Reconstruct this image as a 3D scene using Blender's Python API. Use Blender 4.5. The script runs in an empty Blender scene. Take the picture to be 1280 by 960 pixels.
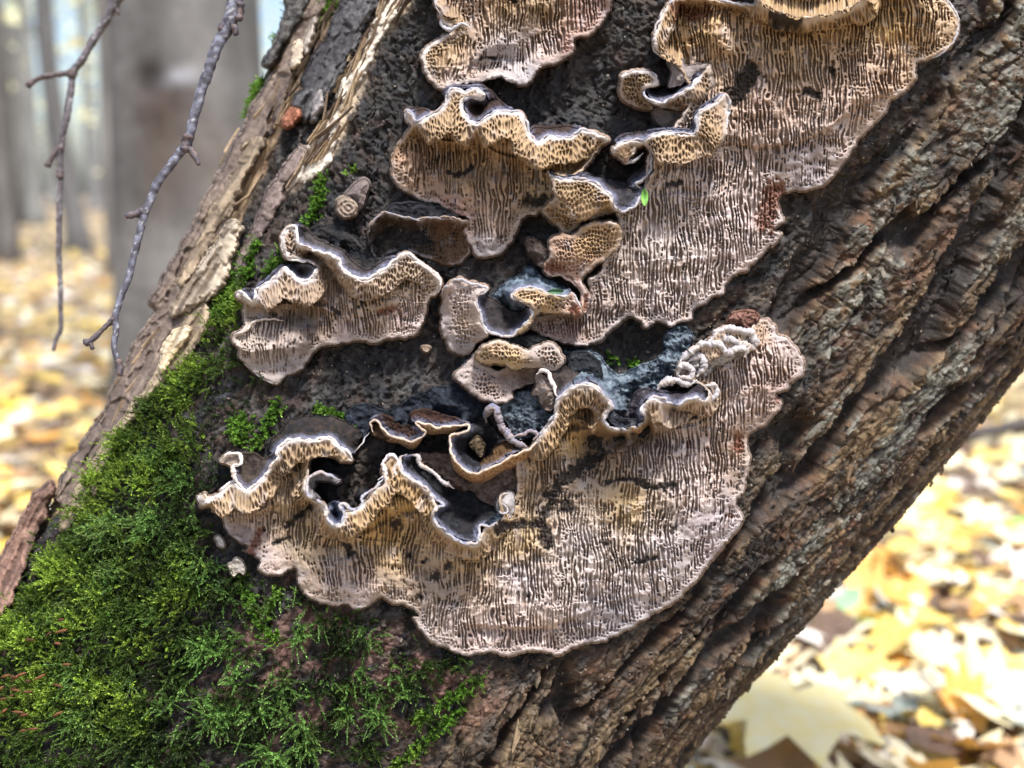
import bpy, math, random
import numpy as np
from mathutils import Vector, Matrix
from mathutils.bvhtree import BVHTree

S = bpy.context.scene
COL = S.collection
rng = np.random.default_rng(7)
random.seed(7)

# ------------------------------------------------------------------ camera
FPX = 1372.0            # focal length in photo pixels (1280 wide)
PITCH = math.radians(10)
CAM = np.array([0.0, 0.0, 0.45])
FWD = np.array([0, math.cos(PITCH), -math.sin(PITCH)])
UPV = np.array([0, math.sin(PITCH), math.cos(PITCH)])
RGT = np.array([1.0, 0, 0])
cd = bpy.data.cameras.new("camera")
cam = bpy.data.objects.new("camera", cd)
COL.objects.link(cam)
cam.location = CAM
cam.rotation_euler = (math.pi / 2 - PITCH, 0, 0)
cd.sensor_width = 36.0
cd.lens = 36.0 * FPX / 1280.0
cd.clip_start = 0.01
cd.clip_end = 500
cd.dof.use_dof = True
cd.dof.focus_distance = 0.405
cd.dof.aperture_fstop = 6.8
S.camera = cam

# ------------------------------------------------------------------ light
SUN_EL, SUN_AZ = math.radians(68), math.radians(150)   # azimuth clockwise from +Y (the view direction): behind the camera, to the left
SUN_DIR = Vector((math.cos(SUN_EL) * math.sin(SUN_AZ), math.cos(SUN_EL) * math.cos(SUN_AZ), math.sin(SUN_EL)))
w = bpy.data.worlds.new("World")
S.world = w
w.use_nodes = True
nt = w.node_tree
bg = nt.nodes["Background"]
sky = nt.nodes.new("ShaderNodeTexSky")
sky.sky_type = 'NISHITA'
sky.sun_disc = False
sky.sun_elevation = SUN_EL
sky.sun_rotation = SUN_AZ
sky.air_density = 1.0
sky.dust_density = 3
sky.ozone_density = 1.0
nt.links.new(sky.outputs[0], bg.inputs[0])
bg.inputs[1].default_value = 0.11
sd = bpy.data.lights.new("sun", 'SUN')
sd.energy = 3.0
sd.angle = math.radians(10)
sd.color = (1.0, 0.985, 0.965)
sun = bpy.data.objects.new("sun", sd)
COL.objects.link(sun)
sun.rotation_euler = SUN_DIR.to_track_quat('Z', 'Y').to_euler()
S.view_settings.view_transform = 'Standard'
S.view_settings.look = 'None'
S.view_settings.exposure = 1.38
S.view_settings.gamma = 1.0
S.render.engine = 'CYCLES'
S.cycles.use_denoising = True
S.cycles.max_bounces = 6
S.cycles.diffuse_bounces = 4

# ------------------------------------------------------------------ helpers: noise
def _h(ix, iy, seed):
    h = (ix.astype(np.int64) * 374761393 + iy.astype(np.int64) * 668265263 + seed * 1442695041) & 0xffffffff
    h = ((h ^ (h >> 13)) * 1274126177) & 0xffffffff
    h = h ^ (h >> 16)
    return h
def rnd2(ix, iy, seed):
    return (_h(ix, iy, seed) & 0xffffff) / float(0x1000000)
def perlin(x, y, seed=0):
    x = np.asarray(x, float); y = np.asarray(y, float)
    ix = np.floor(x); iy = np.floor(y)
    fx = x - ix; fy = y - iy
    ux = fx * fx * fx * (fx * (fx * 6 - 15) + 10)
    uy = fy * fy * fy * (fy * (fy * 6 - 15) + 10)
    def g(dx, dy):
        a = rnd2(ix + dx, iy + dy, seed) * 2 * np.pi
        return np.cos(a) * (fx - dx) + np.sin(a) * (fy - dy)
    a = g(0, 0); b = g(1, 0); c = g(0, 1); d = g(1, 1)
    return ((a + (b - a) * ux) + ((c + (d - c) * ux) - (a + (b - a) * ux)) * uy) * 1.5
def fbm(x, y, o=4, seed=0, gain=.5):
    s = 0; a = 1; t = 0
    for k in range(o):
        s = s + a * perlin(x * 2 ** k, y * 2 ** k, seed + 17 * k); t += a; a *= gain
    return s / t
def voro(x, y, seed=0, jit=.85, shift=0):
    ix = np.floor(x); iy = np.floor(y)
    f1 = np.full(x.shape, 9.0); f2 = np.full(x.shape, 9.0); idc = np.zeros(x.shape)
    for dx in (-1, 0, 1):
        for dy in ((-2, -1, 0, 1, 2) if shift else (-1, 0, 1)):
            cx = ix + dx; cy = iy + dy
            px = cx + .5 + (rnd2(cx, cy, seed) - .5) * jit
            py = cy + .5 + (rnd2(cx, cy, seed + 5) - .5) * jit + (rnd2(cx, cx * 0 + 3, seed + 13) - .5) * shift
            d = np.hypot(px - x, py - y)
            m = d < f1
            f2 = np.where(m, f1, np.minimum(f2, d))
            idc = np.where(m, rnd2(cx, cy, seed + 9), idc)
            f1 = np.where(m, d, f1)
    return f1, f2, idc
def sstep(a, b, x):
    t = np.clip((x - a) / (b - a), 0, 1)
    return t * t * (3 - 2 * t)
def mixc(a, b, t):
    t = np.asarray(t)[..., None]
    return np.asarray(a) * (1 - t) + np.asarray(b) * t

# ------------------------------------------------------------------ helpers: space
def world(px, py, depth):
    px = np.asarray(px, float); py = np.asarray(py, float); depth = np.asarray(depth, float)
    return CAM + depth[..., None] * (FWD + ((px - 640) / FPX)[..., None] * RGT - ((py - 480) / FPX)[..., None] * UPV)
def ray(px, py):
    return world(px, py, 1.0) - CAM
def project(P):
    d = P - CAM
    z = d @ FWD
    return 640 + FPX * (d @ RGT) / z, 480 - FPX * (d @ UPV) / z
def ground_at(px, py):
    r = ray(px, py)
    t = -CAM[2] / r[2]
    return CAM + r * t
PXM = 0.0003   # one photo pixel on the trunk, in metres

# ------------------------------------------------------------------ helpers: objects
def tag(o, label=None, cat=None, group=None, kind=None):
    if label: o['label'] = label
    if cat: o['category'] = cat
    if group: o['group'] = group
    if kind: o['kind'] = kind
    return o
def empty(name, loc, label=None, cat=None, group=None):
    o = bpy.data.objects.new(name, None)
    o.empty_display_size = .01
    o.location = loc
    COL.objects.link(o)
    return tag(o, label, cat, group)
def mesh_np(name, V, faces, mat, parent=None, col=None, smooth=True, base=None, mats=None):
    """faces: (n,4) or (n,3) int array, or list of those"""
    V = np.asarray(V, np.float64)
    if base is None:
        base = np.array(parent.matrix_basis.translation) if parent is not None and parent.parent is None else np.zeros(3)
        if parent is not None and parent.parent is not None:
            base = np.array(parent.parent.matrix_basis.translation)
    V = V - base
    if not isinstance(faces, list): faces = [faces]
    faces = [np.asarray(f, np.int32) for f in faces if len(f)]
    me = bpy.data.meshes.new(name)
    nl = sum(f.size for f in faces); nf = sum(len(f) for f in faces)
    me.vertices.add(len(V)); me.vertices.foreach_set("co", V.astype(np.float32).ravel())
    me.loops.add(nl); me.polygons.add(nf)
    me.loops.foreach_set("vertex_index", np.concatenate([f.ravel() for f in faces]))
    tot = np.concatenate([np.full(len(f), f.shape[1]) for f in faces])
    st = np.concatenate([[0], np.cumsum(tot)[:-1]])
    me.polygons.foreach_set("loop_start", st.astype(np.int32))
    me.polygons.foreach_set("loop_total", tot.astype(np.int32))
    me.polygons.foreach_set("use_smooth", np.full(nf, smooth))
    if col is not None:
        a = me.color_attributes.new("Col", 'FLOAT_COLOR', 'POINT')
        c = np.ones((len(V), 4), np.float32); c[:, :3] = np.clip(col, 0, 1)
        a.data.foreach_set("color", c.ravel())
    me.update(calc_edges=True)
    me.validate()
    me.materials.append(mat)
    o = bpy.data.objects.new(name, me)
    COL.objects.link(o)
    if parent is not None:
        o.parent = parent
    return o
def tube(pts, rad, n=8, close=True, wob=0, seed=0):
    """swept tube; returns V, quads, tris, param"""
    P = np.asarray(pts, float); m = len(P)
    R = np.broadcast_to(np.asarray(rad, float), (m,)).copy()
    T = np.gradient(P, axis=0); T /= np.linalg.norm(T, axis=1)[:, None] + 1e-12
    up = np.array([0.3, -.9, .2])
    A = np.cross(T, up); A /= np.linalg.norm(A, axis=1)[:, None] + 1e-9
    B = np.cross(T, A)
    th = np.arange(n) * 2 * np.pi / n
    if wob:
        ii, jj = np.meshgrid(np.arange(m), np.arange(n), indexing='ij')
        rr = R[:, None] * (1 + wob * perlin(ii * .45, np.sin(th)[jj] * 1.5 + 3, seed) + wob * .6 * perlin(ii * 1.1, np.cos(th)[jj] * 2 + 9, seed + 3))
    else:
        rr = np.repeat(R[:, None], n, 1)
    V = P[:, None] + rr[..., None] * (np.cos(th)[None, :, None] * A[:, None] + np.sin(th)[None, :, None] * B[:, None])
    V = V.reshape(-1, 3)
    i = np.arange(m - 1)[:, None] * n; j = np.arange(n)[None]
    Q = np.stack([i + j, i + (j + 1) % n, i + n + (j + 1) % n, i + n + j], -1).reshape(-1, 4)
    V = np.vstack([V, P[0] - T[0] * R[0] * .6, P[-1] + T[-1] * R[-1] * .6])
    a = m * n; j = np.arange(n)
    tr = np.vstack([np.stack([(j + 1) % n, j, np.full(n, a)], -1), np.stack([(m - 1) * n + j, (m - 1) * n + (j + 1) % n, np.full(n, a + 1)], -1)])
    return V, Q, tr
def resample(P, step, closed=False, smooth=True):
    P = np.asarray(P, float)
    if smooth:
        n = len(P); out = []
        rngk = range(n if closed else n - 1)
        for k in rngk:
            if closed: p0, p1, p2, p3 = P[(k - 1) % n], P[k], P[(k + 1) % n], P[(k + 2) % n]
            else: p0, p1, p2, p3 = P[max(k - 1, 0)], P[k], P[k + 1], P[min(k + 2, n - 1)]
            t = np.linspace(0, 1, 9)[:-1, None]
            out.append(.5 * ((2 * p1) + (-p0 + p2) * t + (2 * p0 - 5 * p1 + 4 * p2 - p3) * t ** 2 + (-p0 + 3 * p1 - 3 * p2 + p3) * t ** 3))
        out = np.vstack(out)
        P = out if closed else np.vstack([out, P[-1]])
    if closed: P = np.vstack([P, P[0]])
    s = np.concatenate([[0], np.cumsum(np.linalg.norm(np.diff(P[:, :2], axis=0), axis=1))])
    k = max(3, int(s[-1] / step))
    t = np.linspace(0, s[-1], k + 1)
    if closed: t = t[:-1]
    return np.stack([np.interp(t, s, P[:, c]) for c in range(P.shape[1])], 1)

# ------------------------------------------------------------------ materials
def mat_attr(name, rough=.7, bump=.3, bscale=900, var=.25, spec=.3, trans=0.0, extra_scale=250):
    m = bpy.data.materials.new(name); m.use_nodes = True
    n = m.node_tree; b = n.nodes["Principled BSDF"]
    a = n.nodes.new("ShaderNodeAttribute"); a.attribute_name = "Col"
    tc = n.nodes.new("ShaderNodeTexCoord")
    no = n.nodes.new("ShaderNodeTexNoise"); no.inputs["Scale"].default_value = bscale; no.inputs["Detail"].default_value = 6; no.inputs["Roughness"].default_value = .65
    n2 = n.nodes.new("ShaderNodeTexNoise"); n2.inputs["Scale"].default_value = extra_scale; n2.inputs["Detail"].default_value = 5
    n.links.new(tc.outputs["Object"], no.inputs["Vector"]); n.links.new(tc.outputs["Object"], n2.inputs["Vector"])
    ad = n.nodes.new("ShaderNodeMath"); ad.operation = 'ADD'
    n.links.new(no.outputs["Fac"], ad.inputs[0]); n.links.new(n2.outputs["Fac"], ad.inputs[1])
    mr = n.nodes.new("ShaderNodeMapRange"); mr.inputs["From Min"].default_value = .6; mr.inputs["From Max"].default_value = 1.4
    mr.inputs["To Min"].default_value = 1 - var; mr.inputs["To Max"].default_value = 1 + var
    n.links.new(ad.outputs[0], mr.inputs["Value"])
    mx = n.nodes.new("ShaderNodeVectorMath"); mx.operation = 'SCALE'
    n.links.new(a.outputs["Color"], mx.inputs[0]); n.links.new(mr.outputs[0], mx.inputs["Scale"])
    n.links.new(mx.outputs[0], b.inputs["Base Color"])
    b.inputs["Roughness"].default_value = rough
    b.inputs["Specular IOR Level"].default_value = spec
    if bump:
        bu = n.nodes.new("ShaderNodeBump"); bu.inputs["Strength"].default_value = bump; bu.inputs["Distance"].default_value = .0006
        n.links.new(ad.outputs[0], bu.inputs["Height"]); n.links.new(bu.outputs[0], b.inputs["Normal"])
    if trans:
        tr = n.nodes.new("ShaderNodeBsdfTranslucent"); ms = n.nodes.new("ShaderNodeMixShader"); ms.inputs[0].default_value = trans
        n.links.new(mx.outputs[0], tr.inputs[0])
        n.links.new(b.outputs[0], ms.inputs[1]); n.links.new(tr.outputs[0], ms.inputs[2])
        n.links.new(ms.outputs[0], n.nodes["Material Output"].inputs[0])
    return m
M_BARK = mat_attr("bark", .72, .9, 1100, .45, .35, 0, 320)
M_WOOD = mat_attr("decayed_wood", .7, .7, 900, .3, .3)
M_PORE = mat_attr("pore_surface", .8, .35, 1500, .16, .2, .0, 500)
M_CAP = mat_attr("cap_skin", .8, 1.0, 1500, .6, .22, 0, 500)
M_RIM = mat_attr("rim", .8, .6, 1800, .22, .2, 0, 700)
M_MOSS = mat_attr("moss", .6, 0, 900, .3, .3, .3)
M_TWIG = mat_attr("twig_bark", .6, .6, 1600, .35, .4, 0, 600)
M_FLAKE = mat_attr("small_bits", .7, .4, 1200, .2)

# ------------------------------------------------------------------ trunk base form
# silhouette pairs (left, right) in photo pixels, from foot to top
PAIRS = [((-420, 1180), (900, 1500)), ((-330, 1100), (870, 1400)), ((-190, 960), (845, 1270)), ((-70, 800), (822, 1130)), ((40, 672), (833, 1000)), ((128, 520), (905, 893)),
         ((225, 340), (1010, 778)), ((318, 130), (1140, 628)), ((400, -50), (1290, 448)), ((500, -230), (1425, 280)), ((640, -480), (1600, 50)), ((1000, -1100), (2050, -600))]
def slice_frame(L, R, D=0.412, q=.48):
    dl = ray(*L); dr = ray(*R)
    dl = dl / np.linalg.norm(dl); dr = dr / np.linalg.norm(dr)
    dc = dl + dr; dc /= np.linalg.norm(dc)
    al = math.acos(np.clip(dl @ dr, -1, 1)) / 2
    t = math.tan(al)
    Dr = D / (dc @ FWD)
    a = t * Dr
    for _ in range(40):
        a = t * math.sqrt((Dr + q * a) ** 2 - (q * a) ** 2)
    lat = dr - dl; lat -= dc * (lat @ dc); lat /= np.linalg.norm(lat)
    c = Dr + q * a
    return CAM + c * dc, a * lat, q * a * dc
fr = [slice_frame(np.array(l, float), np.array(r, float)) for l, r in PAIRS]
FC = np.array([f[0] for f in fr]); FA = np.array([f[1] for f in fr]); FB = np.array([f[2] for f in fr])
key = np.concatenate([[0], np.cumsum(np.linalg.norm(np.diff(FC, axis=0), axis=1))])
allf = resample(np.hstack([FC, FA, FB]), .01, smooth=True)
# arc parameter in photo pixels along the axis
sl = np.concatenate([[0], np.cumsum(np.linalg.norm(np.diff(allf[:, :3], axis=0), axis=1))]) / PXM
def frames(s):
    f = np.stack([np.interp(s, sl, allf[:, c]) for c in range(9)], 1)
    return f[:, :3], f[:, 3:6], f[:, 6:9]
# which s values fall in frame
cx, cy = project(allf[:, :3])
s_lo = sl[np.argmin(np.abs(cy - 1330))]; s_hi = sl[np.argmin(np.abs(cy + 260))]
# coarse smooth trunk for depth map
sg = np.arange(0, sl[-1], 12); C_, A_, B_ = frames(sg)
ph = np.linspace(-np.pi / 2, np.pi / 2, 121)
Vc = C_[:, None] + A_[:, None] * np.sin(ph)[None, :, None] - B_[:, None] * np.cos(ph)[None, :, None]
ns, npn = len(sg), len(ph)
i = np.arange(ns - 1)[:, None] * npn; j = np.arange(npn - 1)[None]
Qc = np.stack([i + j, i + j + 1, i + npn + j + 1, i + npn + j], -1).reshape(-1, 4)
bvh = BVHTree.FromPolygons([tuple(v) for v in Vc.reshape(-1, 3)], [tuple(q) for q in Qc.tolist()])
G0, GS = -96, 8
gx = np.arange(G0, 1400, GS); gy = np.arange(G0 - 100, 1100, GS)
DM = np.full((len(gy), len(gx)), np.nan)
for a_, yy in enumerate(gy):
    for b_, xx in enumerate(gx):
        r = ray(xx, yy)
        hit = bvh.ray_cast(Vector(CAM), Vector(r))
        if hit[0] is not None:
            DM[a_, b_] = (np.array(hit[0]) - CAM) @ FWD
for a_ in range(len(gy)):     # outside the silhouette: keep the edge depth
    row = DM[a_]; ok = np.where(~np.isnan(row))[0]
    if len(ok): DM[a_] = np.interp(np.arange(len(row)), ok, row[ok])
for _ in range(3):
    for b_ in range(len(gx)):
        c_ = DM[:, b_]; ok = np.where(~np.isnan(c_))[0]
        if len(ok): DM[:, b_] = np.interp(np.arange(len(c_)), ok, c_[ok])
def bil(M, x, y, x0, y0, st):
    fx = np.clip((np.asarray(x, float) - x0) / st, 0, M.shape[1] - 1.001); fy = np.clip((np.asarray(y, float) - y0) / st, 0, M.shape[0] - 1.001)
    ix = fx.astype(int); iy = fy.astype(int); fx = fx - ix; fy = fy - iy
    if M.ndim == 3: fx = fx[..., None]; fy = fy[..., None]
    return (M[iy, ix] * (1 - fx) + M[iy, ix + 1] * fx) * (1 - fy) + (M[iy + 1, ix] * (1 - fx) + M[iy + 1, ix + 1] * fx) * fy
DM = np.minimum(DM, 0.468)
for _ in range(4):
    Pd = np.pad(DM, 1, mode='edge')
    DM = (Pd[:-2, 1:-1] + Pd[2:, 1:-1] + Pd[1:-1, :-2] + Pd[1:-1, 2:] + 2 * Pd[1:-1, 1:-1]) / 6
def D0(x, y):
    return bil(DM, x, y, gx[0], gy[0], GS)
def on_trunk(x, y, h):
    return world(x, y, D0(x, y) - np.asarray(h) * PXM)

# polygons -------------------------------------------------------
CR = {'A': (480, 0, 4), 'B': (480, 100, 4), 'C': (640, 60, 4), 'D': (280, 260, 4), 'E': (520, 320, 4), 'F': (720, 370, 4), 'G': (240, 490, 4), 'H': (440, 460, 4),
      'K': (800, 0, 2.909), 'L': (240, 240, 2.909), 'M': (620, 240, 2.909), 'N': (240, 500, 2.909), 'O': (620, 500, 2.909), 'T': (240, 0, 3), 'W': (0, 0, 2), 'X': (0, 480, 2), 'P': (0, 0, 1)}
def q(spec):
    """'A 12,30 40,50 B 1,2' -> photo pixels; the letter picks the crop the numbers were read in"""
    out = []; cur = CR['P']
    for tk in spec.split():
        if tk in CR: cur = CR[tk]
        else:
            v = tk.split(','); out.append((cur[0] + float(v[0]) / cur[2], cur[1] + float(v[1]) / cur[2]))
    return np.array(out)
def in_poly(x, y, P):
    x = np.asarray(x, float); y = np.asarray(y, float)
    r = np.zeros(x.shape, bool)
    n = len(P)
    for k in range(n):
        x1, y1 = P[k]; x2, y2 = P[(k + 1) % n]
        if y1 == y2: continue
        c = ((y1 > y) != (y2 > y)) & (x < (x2 - x1) * (y - y1) / (y2 - y1) + x1)
        r ^= c
    return r
def seg_dist(x, y, P):
    d = np.full(np.shape(x), 1e9)
    for k in range(len(P) - 1):
        a = P[k]; b = P[k + 1]; ab = b - a; L = ab @ ab + 1e-9
        t = np.clip(((x - a[0]) * ab[0] + (y - a[1]) * ab[1]) / L, 0, 1)
        d = np.minimum(d, np.hypot(x - a[0] - t * ab[0], y - a[1] - t * ab[1]))
    return d
def soft_poly(x, y, P, w):
    """1 inside, 0 outside, soft over w pixels"""
    ins = in_poly(x, y, P); d = seg_dist(x, y, np.vstack([P, P[:1]]))
    return sstep(-w, w, np.where(ins, d, -d))

# ------------------------------------------------------------------ trunk mesh
Z_WOOD = q("P 410,-40 345,90 270,230 190,375 130,500 50,650 100,625 165,520 232,440 255,385 285,300 325,215 352,160 375,120 395,60 440,-40")
Z_PALE = q("T 740,-20 820,10 700,150 640,300 590,440 510,620 400,695 345,730 390,640 470,500 545,390 565,290 640,170")
Z_MOSS = q("P -40,815 22,765 58,700 120,600 180,520 240,470 265,430 300,440 330,480 300,530 265,560 285,600 240,640 280,690 330,735 380,760 440,775 500,775 560,815 620,850 560,900 470,1010 -40,1010")
Z_RIGHT = q("P 1200,-60 1230,20 1150,160 1030,250 990,330 900,400 1010,430 1010,480 950,560 940,660 880,730 760,810 600,860 480,1010 900,1100 1500,400 1500,-60")
s_f = np.arange(s_lo, s_hi, 2.0)
s_all = np.concatenate([np.arange(0, s_lo, 25), s_f, np.arange(s_hi, sl[-1], 25)])
u = np.linspace(-1, 1, 620)
phf = .35 * u * np.pi / 2 + .65 * np.arcsin(u)
phb = np.linspace(np.pi / 2, 3 * np.pi / 2, 42)[1:-1]
pall = np.concatenate([phf, phb])
C_, A_, B_ = frames(s_all)
Nn = len(s_all); Mn = len(pall)
TV = C_[:, None] + A_[:, None] * np.sin(pall)[None, :, None] - B_[:, None] * np.cos(pall)[None, :, None]
# outward normal of the ellipse
la = np.linalg.norm(A_, axis=1)[:, None, None]; lb = np.linalg.norm(B_, axis=1)[:, None, None]
TN = (A_[:, None] / la ** 2) * np.sin(pall)[None, :, None] - (B_[:, None] / lb ** 2) * np.cos(pall)[None, :, None]
TN /= np.linalg.norm(TN, axis=2)[..., None]
tpx, tpy = project(TV.reshape(-1, 3)); tpx = tpx.reshape(Nn, Mn); tpy = tpy.reshape(Nn, Mn)
SS = np.repeat(s_all[:, None], Mn, 1)
arc = np.interp(pall, np.linspace(-np.pi, 2 * np.pi, 400), np.linspace(-np.pi, 2 * np.pi, 400)) * 430
TT = np.repeat(arc[None], Nn, 0)
front = np.repeat((np.arange(Mn) < len(phf))[None], Nn, 0)
def field(P, wd):
    f = np.zeros(tpx.shape)
    # evaluate on coarse lattice of the photo plane, then look up
    X, Y = np.meshgrid(np.arange(-100, 1500, 5.), np.arange(-200, 1500, 5.))
    g = soft_poly(X, Y, P, wd)
    f = bil(g, tpx, tpy, -100, -200, 5)
    return np.where(front, f, 0)
w_wood = field(Z_WOOD, 8); w_pale = field(Z_PALE, 6); w_right = np.where(front, field(Z_RIGHT, 30), 1.0)
wx = fbm(SS / 150, TT / 80, 3, 11) * 16 + fbm(SS / 30, TT / 30, 3, 12) * 5
furA = sstep(.0, .5, -np.abs(fbm(SS / 620 + .3, (TT + wx * 1.3) / 74, 2, 22, .45)) * 4.2 + .66)    # 1 in the long furrows
furB = sstep(.0, .5, -np.abs(fbm(SS / 210, (TT + wx) / 40, 3, 33)) * 5 + .5)
crk = sstep(.1, .4, -np.abs(fbm(SS / 34 + 7, TT / 95, 2, 41)) * 9 + .5) * (fbm(SS / 150, TT / 90, 2, 43) > .0)
qx, qy = SS + 9 * fbm(SS / 17, TT / 17, 3, 3), TT + 7 * fbm(SS / 15, TT / 15, 3, 5)
v1, v2, vid = voro(qx / 95, qy / 21, 51, .95)
plate = (vid - .5) * sstep(.0, .09, v2 - v1)
u1, u2, uid = voro(qx / 27, qy / 8.5, 52, .95)
fl2 = (uid - .5) * sstep(.0, .12, u2 - u1)
w1, w2, wid = voro(qx / 7.5 + .4, qy / 5, 53, .95)
fl3 = (wid - .5)
fine = 1 - 2 * np.abs(fbm(SS / 40, TT / 14, 5, 61, .68)) * 1.6 - .4
grain = fbm(SS / 60, TT / 5, 3, 71, .6)
d_right = -34 * furA - 7 * furB - 4 * crk + 3.0 * plate + 2.2 * fl2 + 1.6 * fl3 + 4.2 * fine
d_mid = -6 * furA * .7 - 8 * furB * .7 - 4 * crk + 4 * plate + 3.2 * fl2 + 2.2 * fl3 + 6.5 * fine
hol = sstep(.1, .5, fbm(SS / 110, TT / 30, 3, 81))
d_wood = -6 + 5 * grain - 16 * hol + 5 * plate
d_pale = -2 + 3.0 * grain + 1 * fine
disp = d_mid * (1 - w_right) + d_right * w_right
disp = disp * (1 - w_wood) + d_wood * w_wood
disp = disp * (1 - w_pale) + d_pale * w_pale
# two big dark hollows the photograph shows between the brackets
for (hx, hy, hr, hd) in ((665, 140, 70, 16), (770, 120, 60, 22), (655, 285, 40, 20), (600, 460, 50, 10), (480, 420, 60, 12), (780, 430, 45, 22), (560, 300, 50, 16), (420, 560, 60, 5)):
    disp = disp - np.where(front, hd * np.exp(-((tpx - hx) ** 2 + (tpy - hy) ** 2) / hr ** 2), 0)
disp = np.minimum(disp, 7)
TV = TV + TN * (disp * PXM)[..., None]
# bark colour (pigment of dead bark, inner bark, lichen crust)
big = fbm(SS / 160, TT / 60, 3, 91); med = fbm(SS / 45, TT / 28, 3, 95); sm = fbm(SS / 12, TT / 9, 3, 97)
dark = np.array([.026, .022, .021]); brown = np.array([.105, .074, .054]); redb = np.array([.15, .088, .062]); greyb = np.array([.155, .143, .13])
olive = np.array([.215, .145, .075]); lich = np.array([.27, .265, .22]); bluish = np.array([.06, .07, .088])
cb = mixc(mixc(dark, brown, sstep(-.35, .35, big + .6 * sm)), redb, sstep(.05, .5, med) * .7)
cb = mixc(cb, greyb, sstep(.05, .45, fbm(SS / 30, TT / 30, 3, 99) + .25 * sm) * .75)
cb = mixc(cb, bluish, sstep(.1, .4, fbm(SS / 50, TT / 22, 3, 101)) * .55)
top = sstep(-9, 3, disp)
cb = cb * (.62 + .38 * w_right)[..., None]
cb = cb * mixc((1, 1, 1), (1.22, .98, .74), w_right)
rl = mixc(cb, olive, w_right * top * sstep(-.12, .2, fbm(SS / 260, TT / 38, 3, 103)) * .85)
lz = sstep(.10, .17, fbm(SS / 26, TT / 16, 5, 107, .72) + .8 * fbm(SS / 300, TT / 60, 2, 109) - .02)
w_lich = field(q('P 1000,60 1300,-60 1400,300 1180,560 1010,760 860,900 830,880 1000,560 930,420 1060,260'), 40)
rl = mixc(rl, lich, w_right * top * lz * .9 * (.12 + .88 * w_lich))
cfl = (1 + .9 * fl2 + .8 * fl3)[..., None]
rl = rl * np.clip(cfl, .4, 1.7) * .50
for (hx, hy, hr) in ((665, 140, 75), (770, 120, 60), (655, 285, 45), (600, 460, 50), (500, 430, 60), (780, 430, 45), (560, 300, 50), (440, 250, 40), (740, 230, 40)):   # bark mixed towards blue-black at the hollows between the brackets
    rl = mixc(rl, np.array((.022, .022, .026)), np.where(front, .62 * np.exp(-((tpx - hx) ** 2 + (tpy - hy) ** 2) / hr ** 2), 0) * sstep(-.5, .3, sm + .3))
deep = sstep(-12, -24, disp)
rl = mixc(rl, dark * .8, deep * .75)        # mixed towards near-black with furrow depth
cw = mixc((.30, .20, .125), (.52, .38, .22), sstep(-.3, .4, grain + .5 * big))
cw = mixc(cw, (.16, .09, .06), sstep(.1, .5, med + .4 * hol) * .75)
cp = mixc((.55, .43, .30), (.30, .24, .2), sstep(.1, .45, fbm(SS / 50, TT / 4, 3, 111)))
rl = mixc(rl, cw, w_wood); rl = mixc(rl, cp, w_pale)
# reddish bare bark among the moss
Z_RED = q("P 230,900 300,760 420,750 560,820 640,860 560,930 450,900 330,950")
w_red = field(Z_RED, 20)
rl = mixc(rl, (.16, .085, .065), w_red * sstep(-.2, .2, med) * .7)
idx = np.arange(Nn * Mn).reshape(Nn, Mn)
a = idx[:-1]; b = idx[1:]
Q = np.stack([a, np.roll(a, -1, 1), np.roll(b, -1, 1), b], -1).reshape(-1, 4)
base_tr = CAM + np.array([-.1, .5, -.45])
trunk = empty("leaning_trunk", base_tr, "thick leaning tree trunk with furrowed brown bark that carries the brackets", "tree trunk")
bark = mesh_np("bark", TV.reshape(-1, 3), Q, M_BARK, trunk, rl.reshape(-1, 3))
TVf, TNf = TV.reshape(-1, 3), TN.reshape(-1, 3)
FTX, FTY = tpx.ravel(), tpy.ravel()
FRONT = front.ravel()

def lat_lookup(fn, wd=5.):
    X, Y = np.meshgrid(np.arange(-100, 1500, wd), np.arange(-200, 1500, wd))
    g = fn(X, Y)
    return lambda x, y: np.where((x > -100) & (x < 1490) & (y > -200) & (y < 1490), bil(g, x, y, -100, -200, wd), 0)
# ------------------------------------------------------------------ relief patches
def rbf(ctrl):
    P = []; Hh = []
    for pts, h in ctrl:
        pts = np.atleast_2d(np.asarray(pts, float))
        if len(pts) == 1:
            P.append(pts[0]); Hh.append(h if np.isscalar(h) else h[0]); continue
        hh = np.full(len(pts), float(h)) if np.isscalar(h) else np.interp(np.linspace(0, 1, len(pts)), np.linspace(0, 1, len(h)), h)
        r = resample(np.column_stack([pts, hh]), 11, smooth=False)
        for p in r: P.append(p[:2]); Hh.append(p[2])
    P = np.array(P); Hh = np.array(Hh)
    # merge near duplicates
    keep = []
    for k in range(len(P)):
        if all(np.hypot(*(P[k] - P[m])) > 3.5 for m in keep): keep.append(k)
    P = P[keep]; Hh = Hh[keep]
    n = len(P)
    d = np.hypot(P[:, None, 0] - P[None, :, 0], P[:, None, 1] - P[None, :, 1])
    Am = np.zeros((n + 1, n + 1)); Am[:n, :n] = -d - np.eye(n) * 1.5; Am[n, :n] = 1; Am[:n, n] = 1
    sol = np.linalg.solve(Am, np.concatenate([Hh, [0]]))
    lo, hi = Hh.min(), Hh.max()
    def f(x, y):
        x = np.asarray(x, float); y = np.asarray(y, float); s = np.full(x.shape, sol[n])
        for k in range(n): s = s - sol[k] * np.hypot(x - P[k, 0], y - P[k, 1])
        return np.clip(s, lo - 4, hi + 6)
    return f
def idw(pts, x, y, p=3.0):
    num = 0; den = 0
    for (a, b, v) in pts:
        w_ = 1.0 / (np.hypot(x - a, y - b) + 6) ** p
        num = num + w_[..., None] * np.atleast_1d(np.asarray(v, float)); den = den + w_
    return num / den[..., None]
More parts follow.
